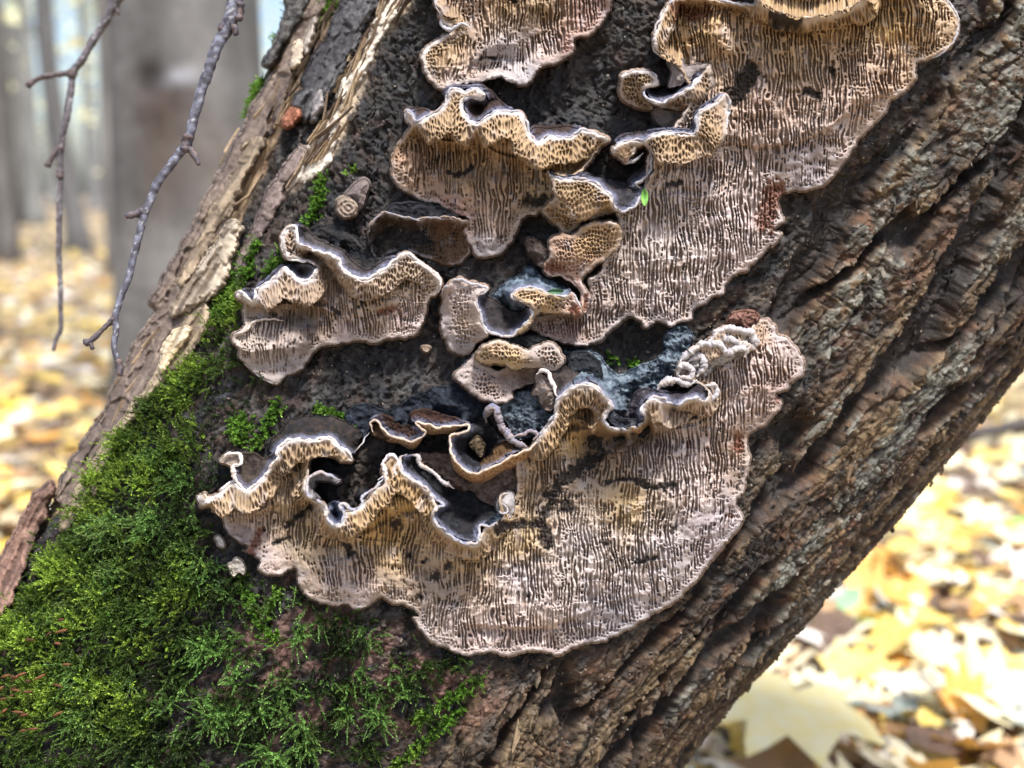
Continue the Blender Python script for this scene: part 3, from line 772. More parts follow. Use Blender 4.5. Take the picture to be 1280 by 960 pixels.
# curls below its left lobe
t2 = t
rim_a = q("C 540,142 580,122 640,112 700,125 725,160 715,188 668,200")
oa = q("C 540,142 580,120 640,110 700,122 732,160 728,192 670,202 652,240 700,282 690,312 620,300 560,262 538,220 545,180")
fa = pore_surface(t, oa, [(rim_a, [40, 46, 44]), (q("C 560,260 690,310"), 18), (q("C 620,200"), 36)], [rim_a], [(600 / 1, 100, (.26, .17, .10))], seed=44, flange=30, slotk=.2, name="curled_lobe")
rim(t, rim_a, fa, 2.0, 45, col=(.45, .42, .42), mixk=.4)
rim_b = q("C 668,203 655,225 680,252 740,273 800,250 860,215 905,180 940,140")
ob = q("C 655,215 680,255 740,275 800,250 870,210 930,150 985,88 1005,150 1015,230 960,280 900,312 830,317 770,300 720,287 680,262")
fbb = pore_surface(t, ob, [(rim_b, [44, 56, 60, 52]), (q("C 780,298 900,310 1010,230"), 34), (q("C 870,260 950,200"), 54), (q("C 985,95"), 50)], [rim_b], [(870, 120, (.36, .27, .21)), (840, 130, (.32, .22, .15))], seed=46, flange=20, slotk=.2, name="curled_lobe")
rim(t, rim_b, fbb, 2.3, 47, col=(.52, .50, .52), mixk=.5)
cap(t, q("C 668,205 720,212 790,190 860,168 930,122 942,138 870,206 800,246 740,268 690,246"), [rim_b], fbb, back=20, extra=[("C 800,215", 12)], cols=((.03, .03, .035), (.08, .06, .06)), seed=48)
oc_ = q("C 788,60 850,55 870,88 930,78 1000,78 992,100 930,132 880,166 820,192 783,192 795,120")
cap(t, oc_, [], None, back=44, extra=[("C 830,100 830,160", 50), ("C 950,95", 48)], cols=((.34, .27, .25), (.46, .39, .37)), seed=49, rough=1.0, mat=M_PORE, name="folded_lobe")
cap(t, q("C 705,312 740,302 820,318 900,322 912,360 880,390 820,406 760,400 715,362"), [], None, back=22, extra=[("C 800,350", 32)], cols=((.20, .16, .15), (.32, .26, .23)), seed=50, rough=1.0, mat=M_PORE, name="folded_lobe")
cap(t, q("C 700,112 760,100 790,130 785,185 735,190 725,150"), [], None, back=26, cols=((.06, .05, .05), (.12, .10, .09)), seed=51)

# F3b: flared bracket under the curls
t = bracket("bracket_fungus", "flared ochre bracket with an upright pale horn below the small grey curls", 850, 175, group=GR)
lip3 = q("C 503,505 540,470 620,462 660,458 700,435 770,420 820,420 870,430 910,425 925,390 925,335 960,302 1020,270 1045,240 1068,236 1086,270 1082,315")
o = q("C 500,512 535,475 620,465 660,460 700,437 770,422 820,422 870,432 912,427 927,390 927,335 960,304 1020,272 1045,242 1068,238 1086,270 1080,370 1065,450 1020,500 950,540 860,562 780,560 760,640 720,700 690,720 670,690 705,620 708,560 690,515 660,492 620,505 600,540 575,572 530,552")
f3b = pore_surface(t, o, [(lip3, [58, 62, 68, 72, 72, 68, 60]), (q("C 720,530 860,548 1000,500 1065,430"), 70), (q("C 520,545 580,570"), 50), (q("C 780,600 740,680 690,715"), 34), (q("C 900,480"), 68), (q("C 690,515 705,570 680,640"), 56)], [lip3],
      [(*q("C 800,480")[0], OC), (*q("C 1000,420")[0], (.56, .38, .22)), (*q("C 560,520")[0], (.22, .12, .07)), (*q("C 760,620")[0], (.46, .36, .30)), (*q("C 1060,340")[0], PK)], seed=55, flange=26, smooth_spots=[("C 530,510 640,500", 8), ("C 1050,260 1070,340", 4)], slotk=.5)
rim(t, lip3, f3b, 2.4, 56, mixk=.65)
rim(t, q("C 1045,240 1068,236 1086,270 1080,340 1068,400"), f3b, 2.8, 57, mixk=.1)
rim(t, q("C 530,548 575,574 620,556 655,525"), 50, 2.6, 58, mixk=.05)
lipv = q("C 688,515 700,565 690,615 655,658 618,678 650,705")
rim(t, lipv, [58, 50, 44, 40], 2.6, 59, mixk=.6)
cap(t, q("C 568,684 605,632 650,590 685,560 692,605 655,660 620,682 660,712 640,740 600,700"), [lipv], lambda x, y: np.full(np.shape(x), 44.) if np.ndim(x) else 44., back=26, cols=((.09, .09, .12), (.20, .19, .22), (.10, .06, .05)), seed=60)
cap(t, q("C 505,498 540,448 600,428 660,422 720,406 800,403 870,408 903,398 912,350 925,318 990,268 1040,233 1045,243 960,303 927,335 925,390 910,424 870,429 820,419 770,419 700,434 660,457 540,468"), [lip3], f3b, back=50, cols=((.09, .07, .08), (.20, .13, .11)), seed=61)

# F4
t = bracket("bracket_fungus", "small knobbly tan bracket with red-brown stains and a dry spur on its left", 705, 315, group=GR)
o = q("M 195,182 240,150 280,155 320,125 350,108 445,118 455,190 400,240 335,290 315,330 340,370 342,410 325,440 305,430 300,400 312,372 290,332 240,302 182,300 178,262 195,232")
f4 = pore_surface(t, o, [(q("M 195,182 240,150 320,125 350,108 445,118"), 46), (q("M 230,220 330,200"), 48), (q("M 200,290 290,330 400,240"), 34), (q("M 320,400"), 26), (q("M 440,190"), 36)], [], [(*q("M 330,180")[0], (.50, .33, .17)), (*q("M 220,200")[0], (.40, .26, .18)), (*q("M 300,320")[0], (.36, .22, .16)), (*q("M 420,150")[0], (.44, .30, .17))],
      seed=66, slotk=.2, rust=[("M 200,265 225,280", 6), ("M 330,380 320,430", 3)], margin=7)
rim(t, q("M 190,300 240,305 290,335 315,375 305,430"), 32, 2.6, 67, col=(.44, .30, .25), mixk=.1)
cap(t, q("M 105,182 130,170 185,200 192,240 185,275 160,270 120,222"), [], None, back=30, extra=[("M 150,215", 40)], cols=((.16, .11, .09), (.34, .26, .22)), seed=68, rough=2.5, name="spur")

# F5 left bracket
t = bracket("bracket_fungus", "frilled left bracket with folded grey-white ruffles next to the strip of bright moss", 420, 380, group=GR)
lip5 = q("D 62,440 75,415 105,435 135,470 155,465 165,405 220,375 270,335 300,295 330,320 370,355 410,365 445,340 470,295 430,272 370,260 325,255 300,215 288,150 318,98 358,98 366,150 385,185 440,205 510,230 570,250 590,300 640,335 700,355 740,345 800,305 850,265 900,228 930,230 960,258 1010,292 1060,330 1085,380 1070,425")
o5 = q("D 62,445 95,480 95,540 110,585 80,610 50,630 45,670 75,700 80,745 130,800 200,855 265,880 300,845 370,820 420,760 470,700 560,680 640,670 700,665 770,672 830,650 940,640 980,590 1010,530 1030,450 1070,430 1085,380 1060,330 1010,292 960,258 925,227 890,227 845,270 795,308 738,348 700,357 640,335 590,300 570,248 510,230 440,205 385,185 366,150 356,102 320,97 290,130 290,190 305,245 370,262 430,273 468,292 448,340 410,365 370,357 330,320 300,297 270,333 220,376 168,402 155,467 133,470 103,430 78,418")
f5 = pore_surface(t, o5, [(lip5, [48, 52, 54, 60, 62, 62, 60, 66, 74, 76, 76, 74, 70, 64, 56, 46, 36]), (q("D 180,470 280,460 330,425 400,440 520,470"), 62), (q("D 170,500 290,490 400,480 500,510"), 30), (q("D 480,330 540,440"), 50), (q("D 570,300 600,360 680,390 760,380"), 68), (q("D 430,230 500,290 560,360 590,400"), 24), (q("D 620,430 700,440 800,420"), 40),
     (q("D 120,520 250,520 340,500"), 20), (q("D 390,540 440,580"), 6), (q("D 50,650 110,625 160,600 230,595"), 40), (q("D 90,690 180,695 280,700 350,680 390,640"), 44), (q("D 120,740 230,750 320,740"), 24), (q("D 130,800 265,880 370,820 470,700 640,670 770,672 940,640 1010,530"), 14), (q("D 700,550 850,560"), 24), (q("D 960,470"), 30), (q("D 1040,400"), 34), (q("D 480,600"), 14)],
     [lip5], [(*q("D 700,500")[0], (.50, .38, .27)), (*q("D 850,350")[0], (.52, .40, .28)), (*q("D 950,560")[0], PK), (*q("D 300,430")[0], (.46, .35, .26)), (*q("D 180,640")[0], (.48, .40, .33)), (*q("D 200,800")[0], (.48, .40, .34)), (*q("D 350,760")[0], (.45, .39, .36)), (*q("D 400,540")[0], (.20, .15, .11)), (*q("D 480,560")[0], (.26, .18, .12)), (*q("D 600,620")[0], PK), (*q("D 510,320")[0], (.24, .16, .11)), (*q("D 200,510")[0], (.38, .29, .23))],  # dark browns inside the fold put its shade into the pore colour
     seed=505, flange=17, per=4.6, smooth_spots=[("D 390,540 420,590 370,620", 12), ("D 370,700 330,780 280,840", 13), ("D 160,780 220,820", 10), ("D 500,660 600,650", 6), ("D 760,500 860,480", 5), ("D 120,510 260,520", 8)], dark=[("D 690,470", 2.5), ("D 540,500 590,540", 2.5)], rust=[("D 780,520 850,500", 4)], ochre=(.52, .38, .25))
rim(t, lip5, f5, 2.7, 71, col=(.64, .60, .57), col2=(.17, .15, .17), mixk=.35)
rim(t, q("D 48,625 45,668 72,700 82,745 130,800 200,855 265,880"), 15, 1.8, 72, mixk=.05, col=(.6, .54, .49))
rim(t, q("D 62,640 110,610 160,565 230,556 300,565"), 40, 2.0, 73, mixk=.05, col=(.55, .49, .43))
cc = ((.09, .07, .07), (.20, .16, .15))
cap(t, q("D 350,93 400,98 440,140 480,163 540,188 600,218 640,268 700,310 740,300 800,264 860,244 885,228 850,263 800,303 740,343 700,352 640,332 590,298 570,246 510,227 440,203 385,183 367,150"), [lip5], f5, back=58, cols=cc, seed=74, zone=.2)
cap(t, q("D 430,112 480,90 560,83 620,108 680,168 725,222 760,272 735,305 700,312 645,268 600,218 540,188 480,163 445,140"), [], None, back=20, extra=[("D 480,160 540,186 600,216 645,265 700,308", 50), ("D 600,150", 38)], cols=((.035, .04, .055), (.10, .085, .075), (.13, .13, .15)), seed=75, rough=2.4, zone=.15)
cap(t, q("D 312,300 350,288 400,285 455,300 440,338 410,360 372,352 335,320"), [lip5], f5, back=42, extra=[("D 390,320", 36)], cols=cc, seed=76)
cap(t, q("D 160,402 200,368 250,325 285,292 297,297 270,332 220,373"), [lip5], f5, back=44, cols=cc, seed=77)
cap(t, q("D 78,418 120,410 158,415 154,462 135,466 106,435"), [lip5], f5, back=40, cols=cc, seed=78)

# F6 cave bracket, shade of the cave painted into its pore colour
t = bracket("bracket_fungus", "dark old bracket in deep shade under the hanging tongue, its lip nearly black", 520, 290, group=GR)
o = q("L 645,145 660,108 700,75 760,90 830,100 860,92 960,96 1010,120 1015,200 985,250 930,270 890,255 850,240 780,215 720,225 670,245 648,210")
f6 = pore_surface(t, o, [(q("L 645,145 660,108 700,75 760,90 830,100 860,92 960,96"), 42), (q("L 670,180 760,140 900,150"), -14), (q("L 670,240 780,215 930,265"), -4), (q("L 700,110 800,122 950,118"), 2)], [], [(520, 290, (.05, .035, .025)), (500, 300, (.07, .05, .035)), (560, 300, (.16, .09, .05))], seed=81, slotk=.5, fold=0, margin=3, ochre=(.15, .1, .07))
rim(t, q("L 645,145 660,108 700,75 760,90 830,102 860,94 955,98"), 42, 1.8, 82, col=(.22, .20, .20), mixk=.8)
cap(t, q("L 665,100 700,68 740,45 800,40 880,50 960,88 955,98 860,92 830,100 760,88 700,73"), [], None, back=34, extra=[("L 800,42 880,52", 18)], cols=((.03, .035, .05), (.08, .08, .10)), seed=83)

# F7
t = bracket("bracket_fungus", "white-rimmed bracket curled like a cup around a violet-brown hollow", 610, 390, group=GR)
lip7 = q("E 130,192 150,155 210,120 270,135 330,152 358,168 318,190 300,220 318,280 333,340 365,380 410,392 455,408 500,380 550,340 582,290 575,250 540,230 500,215 480,200 490,175 530,165 600,160 660,188 740,202 780,190 808,232 825,290")
o = q("E 125,182 150,152 210,115 270,130 340,150 360,168 330,186 300,218 318,280 333,340 362,385 345,410 300,435 265,492 200,490 150,430 125,360 130,300 120,260 135,220")
f7 = pore_surface(t, o, [(q("E 150,155 210,120 270,135 358,168 318,190 300,220 318,280 333,340 362,380"), [34, 44, 56, 56, 54, 54]), (q("E 125,200 130,300 125,360 200,490 265,490"), 16), (q("E 220,250 250,350"), 36)], [], [(*q("E 230,220")[0], PK), (*q("E 240,330")[0], (.48, .36, .25)), (*q("E 160,330")[0], (.34, .29, .27)), (*q("E 220,460")[0], GY)], seed=91, slotk=.45, margin=9, smooth_spots=[("E 150,230 160,330 170,420", 7), ("E 230,470", 8)])
o = q("E 480,200 490,175 530,165 600,160 660,188 740,202 780,190 808,232 825,292 795,312 765,288 690,292 630,282 600,300 570,345 520,385 455,410 500,378 548,340 582,290 575,250 540,230 500,216")
f7b = pore_surface(t, o, [(q("E 455,408 500,380 550,340 582,290 575,250 480,200"), [48, 56, 60, 60]), (q("E 490,175 600,160 740,202 808,232 825,290"), [60, 56, 44]), (q("E 600,300 690,290 790,310"), 46), (q("E 650,240"), 58)], [], [(*q("E 600,220")[0], OC), (*q("E 700,240")[0], (.50, .35, .18)), (*q("E 790,270")[0], (.42, .22, .14)), (*q("E 540,370")[0], (.52, .38, .22))], seed=92, slotk=.2, rust=[("E 790,270 805,305", 4.5)], name="folded_lobe")
hf7 = rbf([(q("E 130,192 150,155 210,120 270,135 358,168 318,190 300,220 318,280 333,340 365,380 455,408 500,380 550,340 582,290 575,250 480,200 490,175 600,160 740,202 808,232 825,290"), [28, 38, 54, 56, 56, 54, 52, 52, 56, 60, 60, 60, 58, 52, 44])])
rim(t, lip7, hf7, 2.7, 93, mixk=.22)
cap(t, q("E 330,192 380,210 430,240 470,272 520,282 552,258 580,270 578,300 545,343 500,378 455,402 410,388 368,376 340,335 325,280 308,225"), [lip7], hf7, back=22, extra=[("E 400,270 450,310", 24)], cols=((.06, .05, .06), (.16, .13, .13)), seed=94, rough=1.2)
cap(t, q("E 375,205 430,150 470,120 540,95 550,55 600,70 640,110 700,130 770,175 740,200 660,184 600,158 520,162 485,175 475,200 500,216 540,232 550,255 520,280 470,270 430,240"), [lip7], hf7, back=12, extra=[("E 600,120", 30)], cols=((.12, .18, .26), (.7, .9, 1.1), (.04, .04, .06)), seed=95, rough=2.8)

# F8
t = bracket("bracket_fungus", "small two-lipped grey bracket right below the violet cup", 640, 465, group=GR)
o = q("E 190,598 250,540 295,490 330,540 400,570 450,560 560,560 640,572 600,625 540,650 480,680 485,712 430,736 360,726 290,692 230,642")
f8 = pore_surface(t, o, [(q("E 190,598 230,642 290,692 360,726 430,736 485,700"), 34), (q("E 300,600 400,650"), 34), (q("E 440,600 560,600 640,575"), 14), (q("E 295,490"), 30)], [], [(*q("E 280,620")[0], (.48, .40, .36)), (*q("E 400,640")[0], (.42, .31, .24)), (*q("E 540,600")[0], (.24, .17, .13)), (*q("E 400,710")[0], PK)], seed=96, slotk=.1, margin=7, smooth_spots=[("E 440,590 560,610 640,580", 14), ("E 260,600", 8), ("E 250,560", 9)])
o = q("E 300,490 330,450 400,424 450,430 500,450 560,470 610,450 660,430 700,450 730,490 737,530 700,575 640,572 600,555 540,556 500,568 450,547 400,536 350,546 308,522")
pore_surface(t, o, [(q("E 300,490 330,450 400,424 450,430 500,450 560,470 660,430 730,490 737,530"), 52), (q("E 350,546 450,547 500,568 600,555 700,575"), 46), (q("E 380,490 540,520 650,500"), 58)], [], [(*q("E 400,480")[0], (.50, .36, .22)), (*q("E 480,520")[0], (.56, .40, .2)), (*q("E 600,500")[0], (.42, .34, .29)), (*q("E 700,500")[0], (.46, .36, .28))], seed=97, slotk=.0, margin=6, name="folded_lobe", smooth_spots=[("E 560,500 600,520", 8), ("E 350,460", 4)])
cap(t, q("E 430,428 450,415 500,408 600,403 655,430 610,452 560,470 500,450"), [], None, back=34, cols=((.04, .05, .06), (.14, .15, .15)), seed=98)
cap(t, q("E 185,600 215,560 260,510 310,470 330,455 300,492 255,542 200,590"), [], None, back=24, cols=((.03, .045, .08), (.10, .15, .22)), seed=99)

# ---- F9: the big lower sheet -------------------------------------------
t = bracket("bracket_fungus", "widest lowest bracket spreading fan-like over the middle with several curled blue-black shelves", 640, 640, group=GR)
lA = q("G 205,372 215,430 235,465 280,490 330,455 380,400 400,360 435,325 420,300 450,260 520,237 600,243 690,228 730,268 790,310 800,345")
lA2 = q("G 32,520 58,558 100,530 140,512 155,480 215,445 232,466")
lB = q("G 740,440 700,420 640,405 600,415 578,450 573,495 610,535 655,560 682,600 682,640 710,667 745,658 762,615 742,572 762,560 810,592 850,565 856,520 900,490 940,455 960,430")
lC = q("H 275,432 240,452 250,510 300,550 360,590 400,640 455,682 420,702 405,740 430,785 480,830 540,865 600,882 630,862 640,795 700,785 748,745")
lE = q("E 585,930 640,870 690,800 705,725 780,655 850,640 900,652 940,700 982,752 950,790 942,830 985,862 1050,864 1110,852 1142,815 1130,775 1152,730 1200,705 1250,712 F 400,508 460,535 500,545 560,518 605,508 640,522")
lF = q("F 650,500 600,440 520,425 500,395 520,330 560,290 620,245 670,212 690,180 750,160 800,162 860,182")
o9 = q("F 905,115 950,115 990,150 1010,200 1050,210 1090,250 1135,310 1140,360 1120,400 1070,430 1060,465 1010,480 1000,500 1030,520 1025,555 980,600 940,650 865,690 860,750 O 920,230 905,290 900,330 870,375 895,420 890,450 850,500 800,560 765,600 740,640 690,690 650,735 580,770 520,810 450,850 390,875 330,885 270,905 230,925 170,915 110,915 40,935 N 1150,935 1080,915 1000,930 930,905 870,880 830,830 800,790 825,785 790,750 730,740 690,720 640,745 600,765 560,740 520,750 430,720 390,670 375,610 330,630 280,635 240,620 250,590 225,565 195,550 200,530 150,500 125,470 110,430 60,390 G 45,575 30,520 65,505 82,520 130,515 150,480 212,447 235,468 280,492 330,457 380,402 400,360 435,325 420,300 450,260 520,237 600,243 690,230 730,268 790,310 802,345 780,352 720,335 670,315 600,328 580,360 585,400 575,450 572,495 610,537 655,562 682,600 680,640 710,668 748,658 762,615 765,595 810,595 852,562 900,510 960,455 950,390 995,318 1032,335 H 240,455 250,510 300,552 360,592 400,642 425,700 405,740 430,787 480,832 540,867 600,884 635,862 660,800 740,760 735,650 780,618 815,640 825,580 828,440 890,392 E 585,930 640,870 690,800 705,725 780,655 850,640 900,652 940,700 982,752 955,790 945,830 985,864 1050,866 1110,852 1142,815 1130,775 1155,728 1200,708 1250,715 F 400,510 460,537 500,547 560,520 605,510 645,520 660,480 610,440 520,428 500,395 520,330 560,290 620,245 670,212 690,180 750,160 800,162 860,182")
f9 = pore_surface(t, o9, [
     (lA, [46, 54, 60, 66, 68, 66, 60, 54]), (lA2, [36, 44, 50]), (lB, [50, 60, 70, 74, 72, 68]), (lC, [62, 66, 72, 76, 78, 70, 50]), (lE, [50, 74, 80, 82, 84, 86, 84, 78, 66]), (lF, [60, 54, 54, 50]),
     (q("G 80,560 180,605 280,595 400,535 500,480"), 52), (q("G 470,330 560,320 700,320"), 58), (q("G 90,610 180,650 290,640 410,590"), 18), (q("G 420,430 520,400"), 40), (q("G 480,700 560,610 600,560"), 12), (q("G 520,640"), 20),
     (q("G 660,620 720,680 800,690 900,650 1000,600 1120,560"), 76), (q("G 980,330 960,430"), 66), (q("G 690,725 800,735 910,700 1010,650 1120,610"), 34), (q("H 270,600 380,640"), 62), (q("H 430,850 560,930"), 44), (q("H 700,850"), 40),
     (q("H 840,480 950,470 1060,440"), 34), (q("H 900,620"), 22), (q("H 830,640 830,800"), 30), (q("H 960,380 1100,260 1180,250"), 66), (q("H 930,430 1000,390 1100,300 1190,300"), 46),
     (q("E 870,860 900,900 985,900 1110,885 1160,850"), -4), (q("E 850,800 880,870"), 30), (q("F 60,700 200,730 330,700"), -6), (q("F 345,600 430,612 520,632 600,615"), 72), (q("F 380,650 430,655 520,675 610,655"), 28), (q("F 340,760 260,790"), 20),
     (q("F 640,400 700,360 800,320 860,290"), 44), (q("F 700,460 760,420"), 36), (q("F 640,620 700,640 830,560"), 36), (q("F 905,115 1010,200 1135,310 1140,360 1060,465 1000,500 1025,555 865,690"), 17), (q("F 960,300"), 32), (q("F 900,430"), 32),
     (q("O 920,230 900,330 870,375 895,420 800,560 690,690 580,770 450,850 330,885 230,925 40,935"), 15), (q("N 1150,935 1000,930 870,880 800,790 690,720 600,765 430,720 375,610 280,635 200,530 110,430 60,390"), 14),
     (q("O 100,780 300,740 480,660 640,560 760,400"), 27), (q("O 400,400 550,350 650,200"), 30), (q("O 120,500 200,560"), 26), (q("N 450,600 700,640 900,700"), 24), (q("N 520,520"), 28), (q("O 640,30 760,60"), 38), (q("O 500,100 450,180"), 26), (q("O 460,380"), 36)],
     [lA, lA2, lB, lC, lE, lF], [
     (*q("G 200,560")[0], (.50, .38, .24)), (*q("G 250,700")[0], (.42, .33, .29)), (*q("G 450,480")[0], (.46, .34, .22)), (*q("G 350,850")[0], PK), (*q("G 560,700")[0], (.44, .33, .19)), (*q("G 640,760")[0], (.42, .31, .19)), (*q("G 700,860")[0], (.44, .36, .30)),
     (*q("G 900,620")[0], (.56, .36, .14)), (*q("G 1000,750")[0], (.48, .32, .13)), (*q("H 300,600")[0], (.56, .35, .12)), (*q("H 100,760")[0], (.46, .31, .13)), (*q("H 560,930")[0], (.48, .34, .18)), (*q("N 800,560")[0], (.40, .29, .18)), (*q("N 850,650")[0], (.33, .26, .20)), (*q("N 600,700")[0], PK), (*q("N 900,820")[0], (.50, .42, .37)), (*q("N 1050,880")[0], PK),
     (*q("H 880,520")[0], (.36, .26, .16)), (*q("H 1080,360")[0], (.50, .33, .13)), (*q("F 150,700")[0], (.14, .085, .05)), (*q("F 300,680")[0], (.16, .10, .06)), (*q("F 400,800")[0], (.50, .42, .36)), (*q("F 550,760")[0], (.54, .45, .40)), (*q("F 700,600")[0], (.52, .42, .37)), (*q("F 850,330")[0], PK), (*q("F 1070,330")[0], PK), (*q("F 1000,430")[0], (.46, .33, .27)), (*q("F 830,780")[0], (.46, .36, .28)),  # darkest browns below lip E: flange shadow painted into the sheet colour
     (*q("O 250,250")[0], (.30, .24, .19)), (*q("O 480,380")[0], (.52, .38, .20)), (*q("O 90,520")[0], (.50, .37, .20)), (*q("O 300,520")[0], (.56, .49, .44)), (*q("O 600,560")[0], (.55, .49, .46)), (*q("O 800,470")[0], (.50, .43, .42)), (*q("O 420,790")[0], (.46, .42, .42)), (*q("O 100,640")[0], (.54, .47, .44)), (*q("O 80,880")[0], PK), (*q("O 680,250")[0], (.56, .47, .42)), (*q("O 870,180")[0], (.44, .31, .23))],
     seed=909, flange=15, per=5.4, step=.95,
     dark=[("O 190,350 280,250", 6), ("O 250,290 340,215", 7), ("O 380,195 340,240", 7), ("O 400,300 470,285 520,292", 2.2), ("O 520,295 570,318 640,312", 4), ("O 255,395", 8), ("O 165,460 185,520", 7), ("O 10,462 90,450 150,450", 4.5), ("O 510,590 575,575", 3), ("O 400,522", 4), ("O 650,465", 3.5),
           ("N 930,603", 5), ("N 885,632", 5.5), ("N 850,582", 3.5), ("N 740,448", 5.5), ("N 605,595", 3.5), ("N 545,490 580,560", 4.5), ("N 345,462 380,430 430,385", 3), ("N 300,525 350,500", 2.5), ("N 790,565", 3), ("O 200,380 170,430", 5), ("H 1040,560 1000,650", 6), ("N 830,715", 3), ("O 120,715", 2)],
     rust=[("O 880,140 880,180", 6), ("N 210,560 250,480", 4), ("O 700,160", 3), ("O 850,420", 3), ("F 1010,520", 4)],
     smooth_spots=[("F 40,720 200,720 330,680 390,620", 15), ("N 260,570 420,590 440,680", 15), ("N 560,690 640,720", 10), ("N 700,640 860,690 960,700", 9), ("O 430,790", 9), ("O 540,730", 8), ("O 690,480 760,420", 9), ("O 860,270 840,350", 8), ("O 700,560 650,640", 7), ("N 850,580 930,640", 9), ("H 830,720 760,770", 6), ("F 1060,250 1110,320", 8), ("N 150,470 230,500", 9), ("O 280,300 420,330", 10)],
     steps=[(q("O 0,830 130,830 250,808 380,752 500,712"), 6), (q("N 1060,820 1160,830 1280,830"), 6), (q("O 400,440 480,420 560,380 640,300 860,240"), 4), (q("O 40,590 90,600 140,560"), 5), (q("N 500,520 700,600 900,600"), 3), (q("G 180,610 280,600 400,540"), 6), (q("F 640,640 760,620 860,580"), 5), (q("N 980,620 1100,600 1250,650"), 4)])
cD = ((.022, .024, .032), (.07, .065, .075), (.10, .13, .17))
rim(t, lA, f9, 2.7, 120, mixk=.15, col=(.66, .60, .55))
rim(t, q('G 236,366 206,376 212,425 234,464'), 56, 4.2, 1201, mixk=.1, col=(.5, .44, .4))
rim(t, lA2, f9, 2.4, 121, mixk=.12, col=(.68, .64, .62))
rim(t, lB, f9, 2.8, 122, mixk=.7)
band(t, q("E 1050,860 1110,850 1142,815 1130,775"), f9, 10, 34, 404)
rim(t, q("H 130,560 170,530 155,480 180,445 205,435 225,460 215,500 225,560"), 68, 3.2, 123, mixk=.2, col=(.55, .50, .5))
rim(t, lC, f9, 2.7, 124, mixk=.75)
rim(t, lE, f9, 2.7, 125, mixk=.35)
rim(t, q("G 140,345 180,312 232,312 252,345 230,368 205,375"), 48, 3.2, 126, mixk=.1, col=(.58, .54, .5))
rim(t, q("G 812,305 832,280 860,240 890,200"), 40, 1.4, 127, mixk=.5, col=(.5, .5, .52))
cap(t, q("G 142,346 178,316 232,316 248,345 228,364 200,372 182,360"), [], None, back=44, cols=((.40, .30, .22), (.5, .4, .32)), seed=128, rough=1, mat=M_PORE, name="folded_lobe")
cap(t, q("G 385,285 405,235 450,200 480,150 560,125 680,123 780,158 845,200 838,245 800,305 730,262 690,224 600,238 520,232 450,255 418,298"), [lA], f9, back=14, extra=[("G 560,180 700,180", 40)], cols=((.05, .045, .05), (.14, .10, .08), (.08, .09, .12)), seed=129, zone=.15)
cap(t, q("G 210,390 235,372 252,345 240,312 310,310 362,340 418,300 432,322 392,355 378,395 330,447 280,484 238,462 218,430"), [lA], f9, back=30, extra=[("G 300,390", 34)], cols=((.10, .07, .06), (.24, .17, .13)), seed=130, rough=1.3)
cap(t, q("G 575,360 600,325 670,312 720,332 785,350 815,330 850,250 892,205 960,240 1000,245 1080,238 1160,245 1180,330 1060,300 1035,332 995,315 948,390 958,455 900,505 850,560 812,588 765,558 740,570 700,562 650,550 612,528 580,495 582,450 590,400"), [], None, back=-6, extra=[("G 780,470 900,430", -14), ("G 600,520 660,550 740,565 812,585 900,500", 30), ("G 660,345 760,370", 12)], cols=cD, seed=131, step=1.7)  # blackish sheet filling the cavity, its shade put into the colour
cap(t, q("G 578,455 605,415 640,403 700,415 745,437 730,455 690,450 640,440 612,460 605,500 640,535 620,540 580,500"), [lB], f9, back=46, cols=((.20, .18, .18), (.34, .31, .30)), seed=132, rough=1.5, mat=M_RIM)
cap(t, q("G 680,590 690,560 730,555 750,575 760,610 742,650 712,660 688,640"), [lB], f9, back=50, extra=[("G 715,610", 44)], cols=((.02, .03, .06), (.10, .15, .26)), seed=133, step=1.1)
cap(t, q("H 262,455 300,440 345,485 385,515 430,540 500,602 600,622 640,662 725,692 742,740 700,780 640,790 628,858 560,860 480,820 432,770 410,738 425,702 455,684 405,640 362,588 300,545 255,505"), [lC], f9, back=18, extra=[("H 560,680 600,760", 22), ("H 400,580 480,640", 26), ("H 480,720", 38)], cols=cD, seed=134, step=1.3)
cap(t, q("H 640,790 690,755 740,725 752,745 700,783"), [], None, back=58, cols=((.05, .08, .14), (.25, .33, .45)), seed=135, step=1.0)
cap(t, q("H 722,700 735,640 780,615 812,645 805,730 765,755 745,745"), [], None, back=42, extra=[("H 770,680", 54)], cols=((.50, .46, .46), (.66, .62, .6)), seed=136, rough=1.0, step=1.1, mat=M_PORE, name="knob")
rim(t, q("H 735,690 755,685 775,700 770,720 750,728 738,712"), 58, 1.8, 137, mixk=.5)
fz = cap(t, q("H 272,432 340,425 500,435 560,525 620,540 700,510 820,440 828,580 812,640 780,612 735,640 720,690 640,660 600,620 500,600 430,540 350,495 300,445"), [], None, back=22, extra=[("H 300,460 420,530 560,605", 44), ("H 500,500", 28)], cols=((.12, .075, .055), (.24, .17, .14), (.34, .29, .27)), seed=138, rough=2.5, mat=M_PORE, name="folded_lobe")
rim(t, q("H 285,437 325,437 335,470 345,490 380,505 420,535 460,575 510,600"), 46, 3.6, 139, mixk=.15, col=(.42, .37, .35))
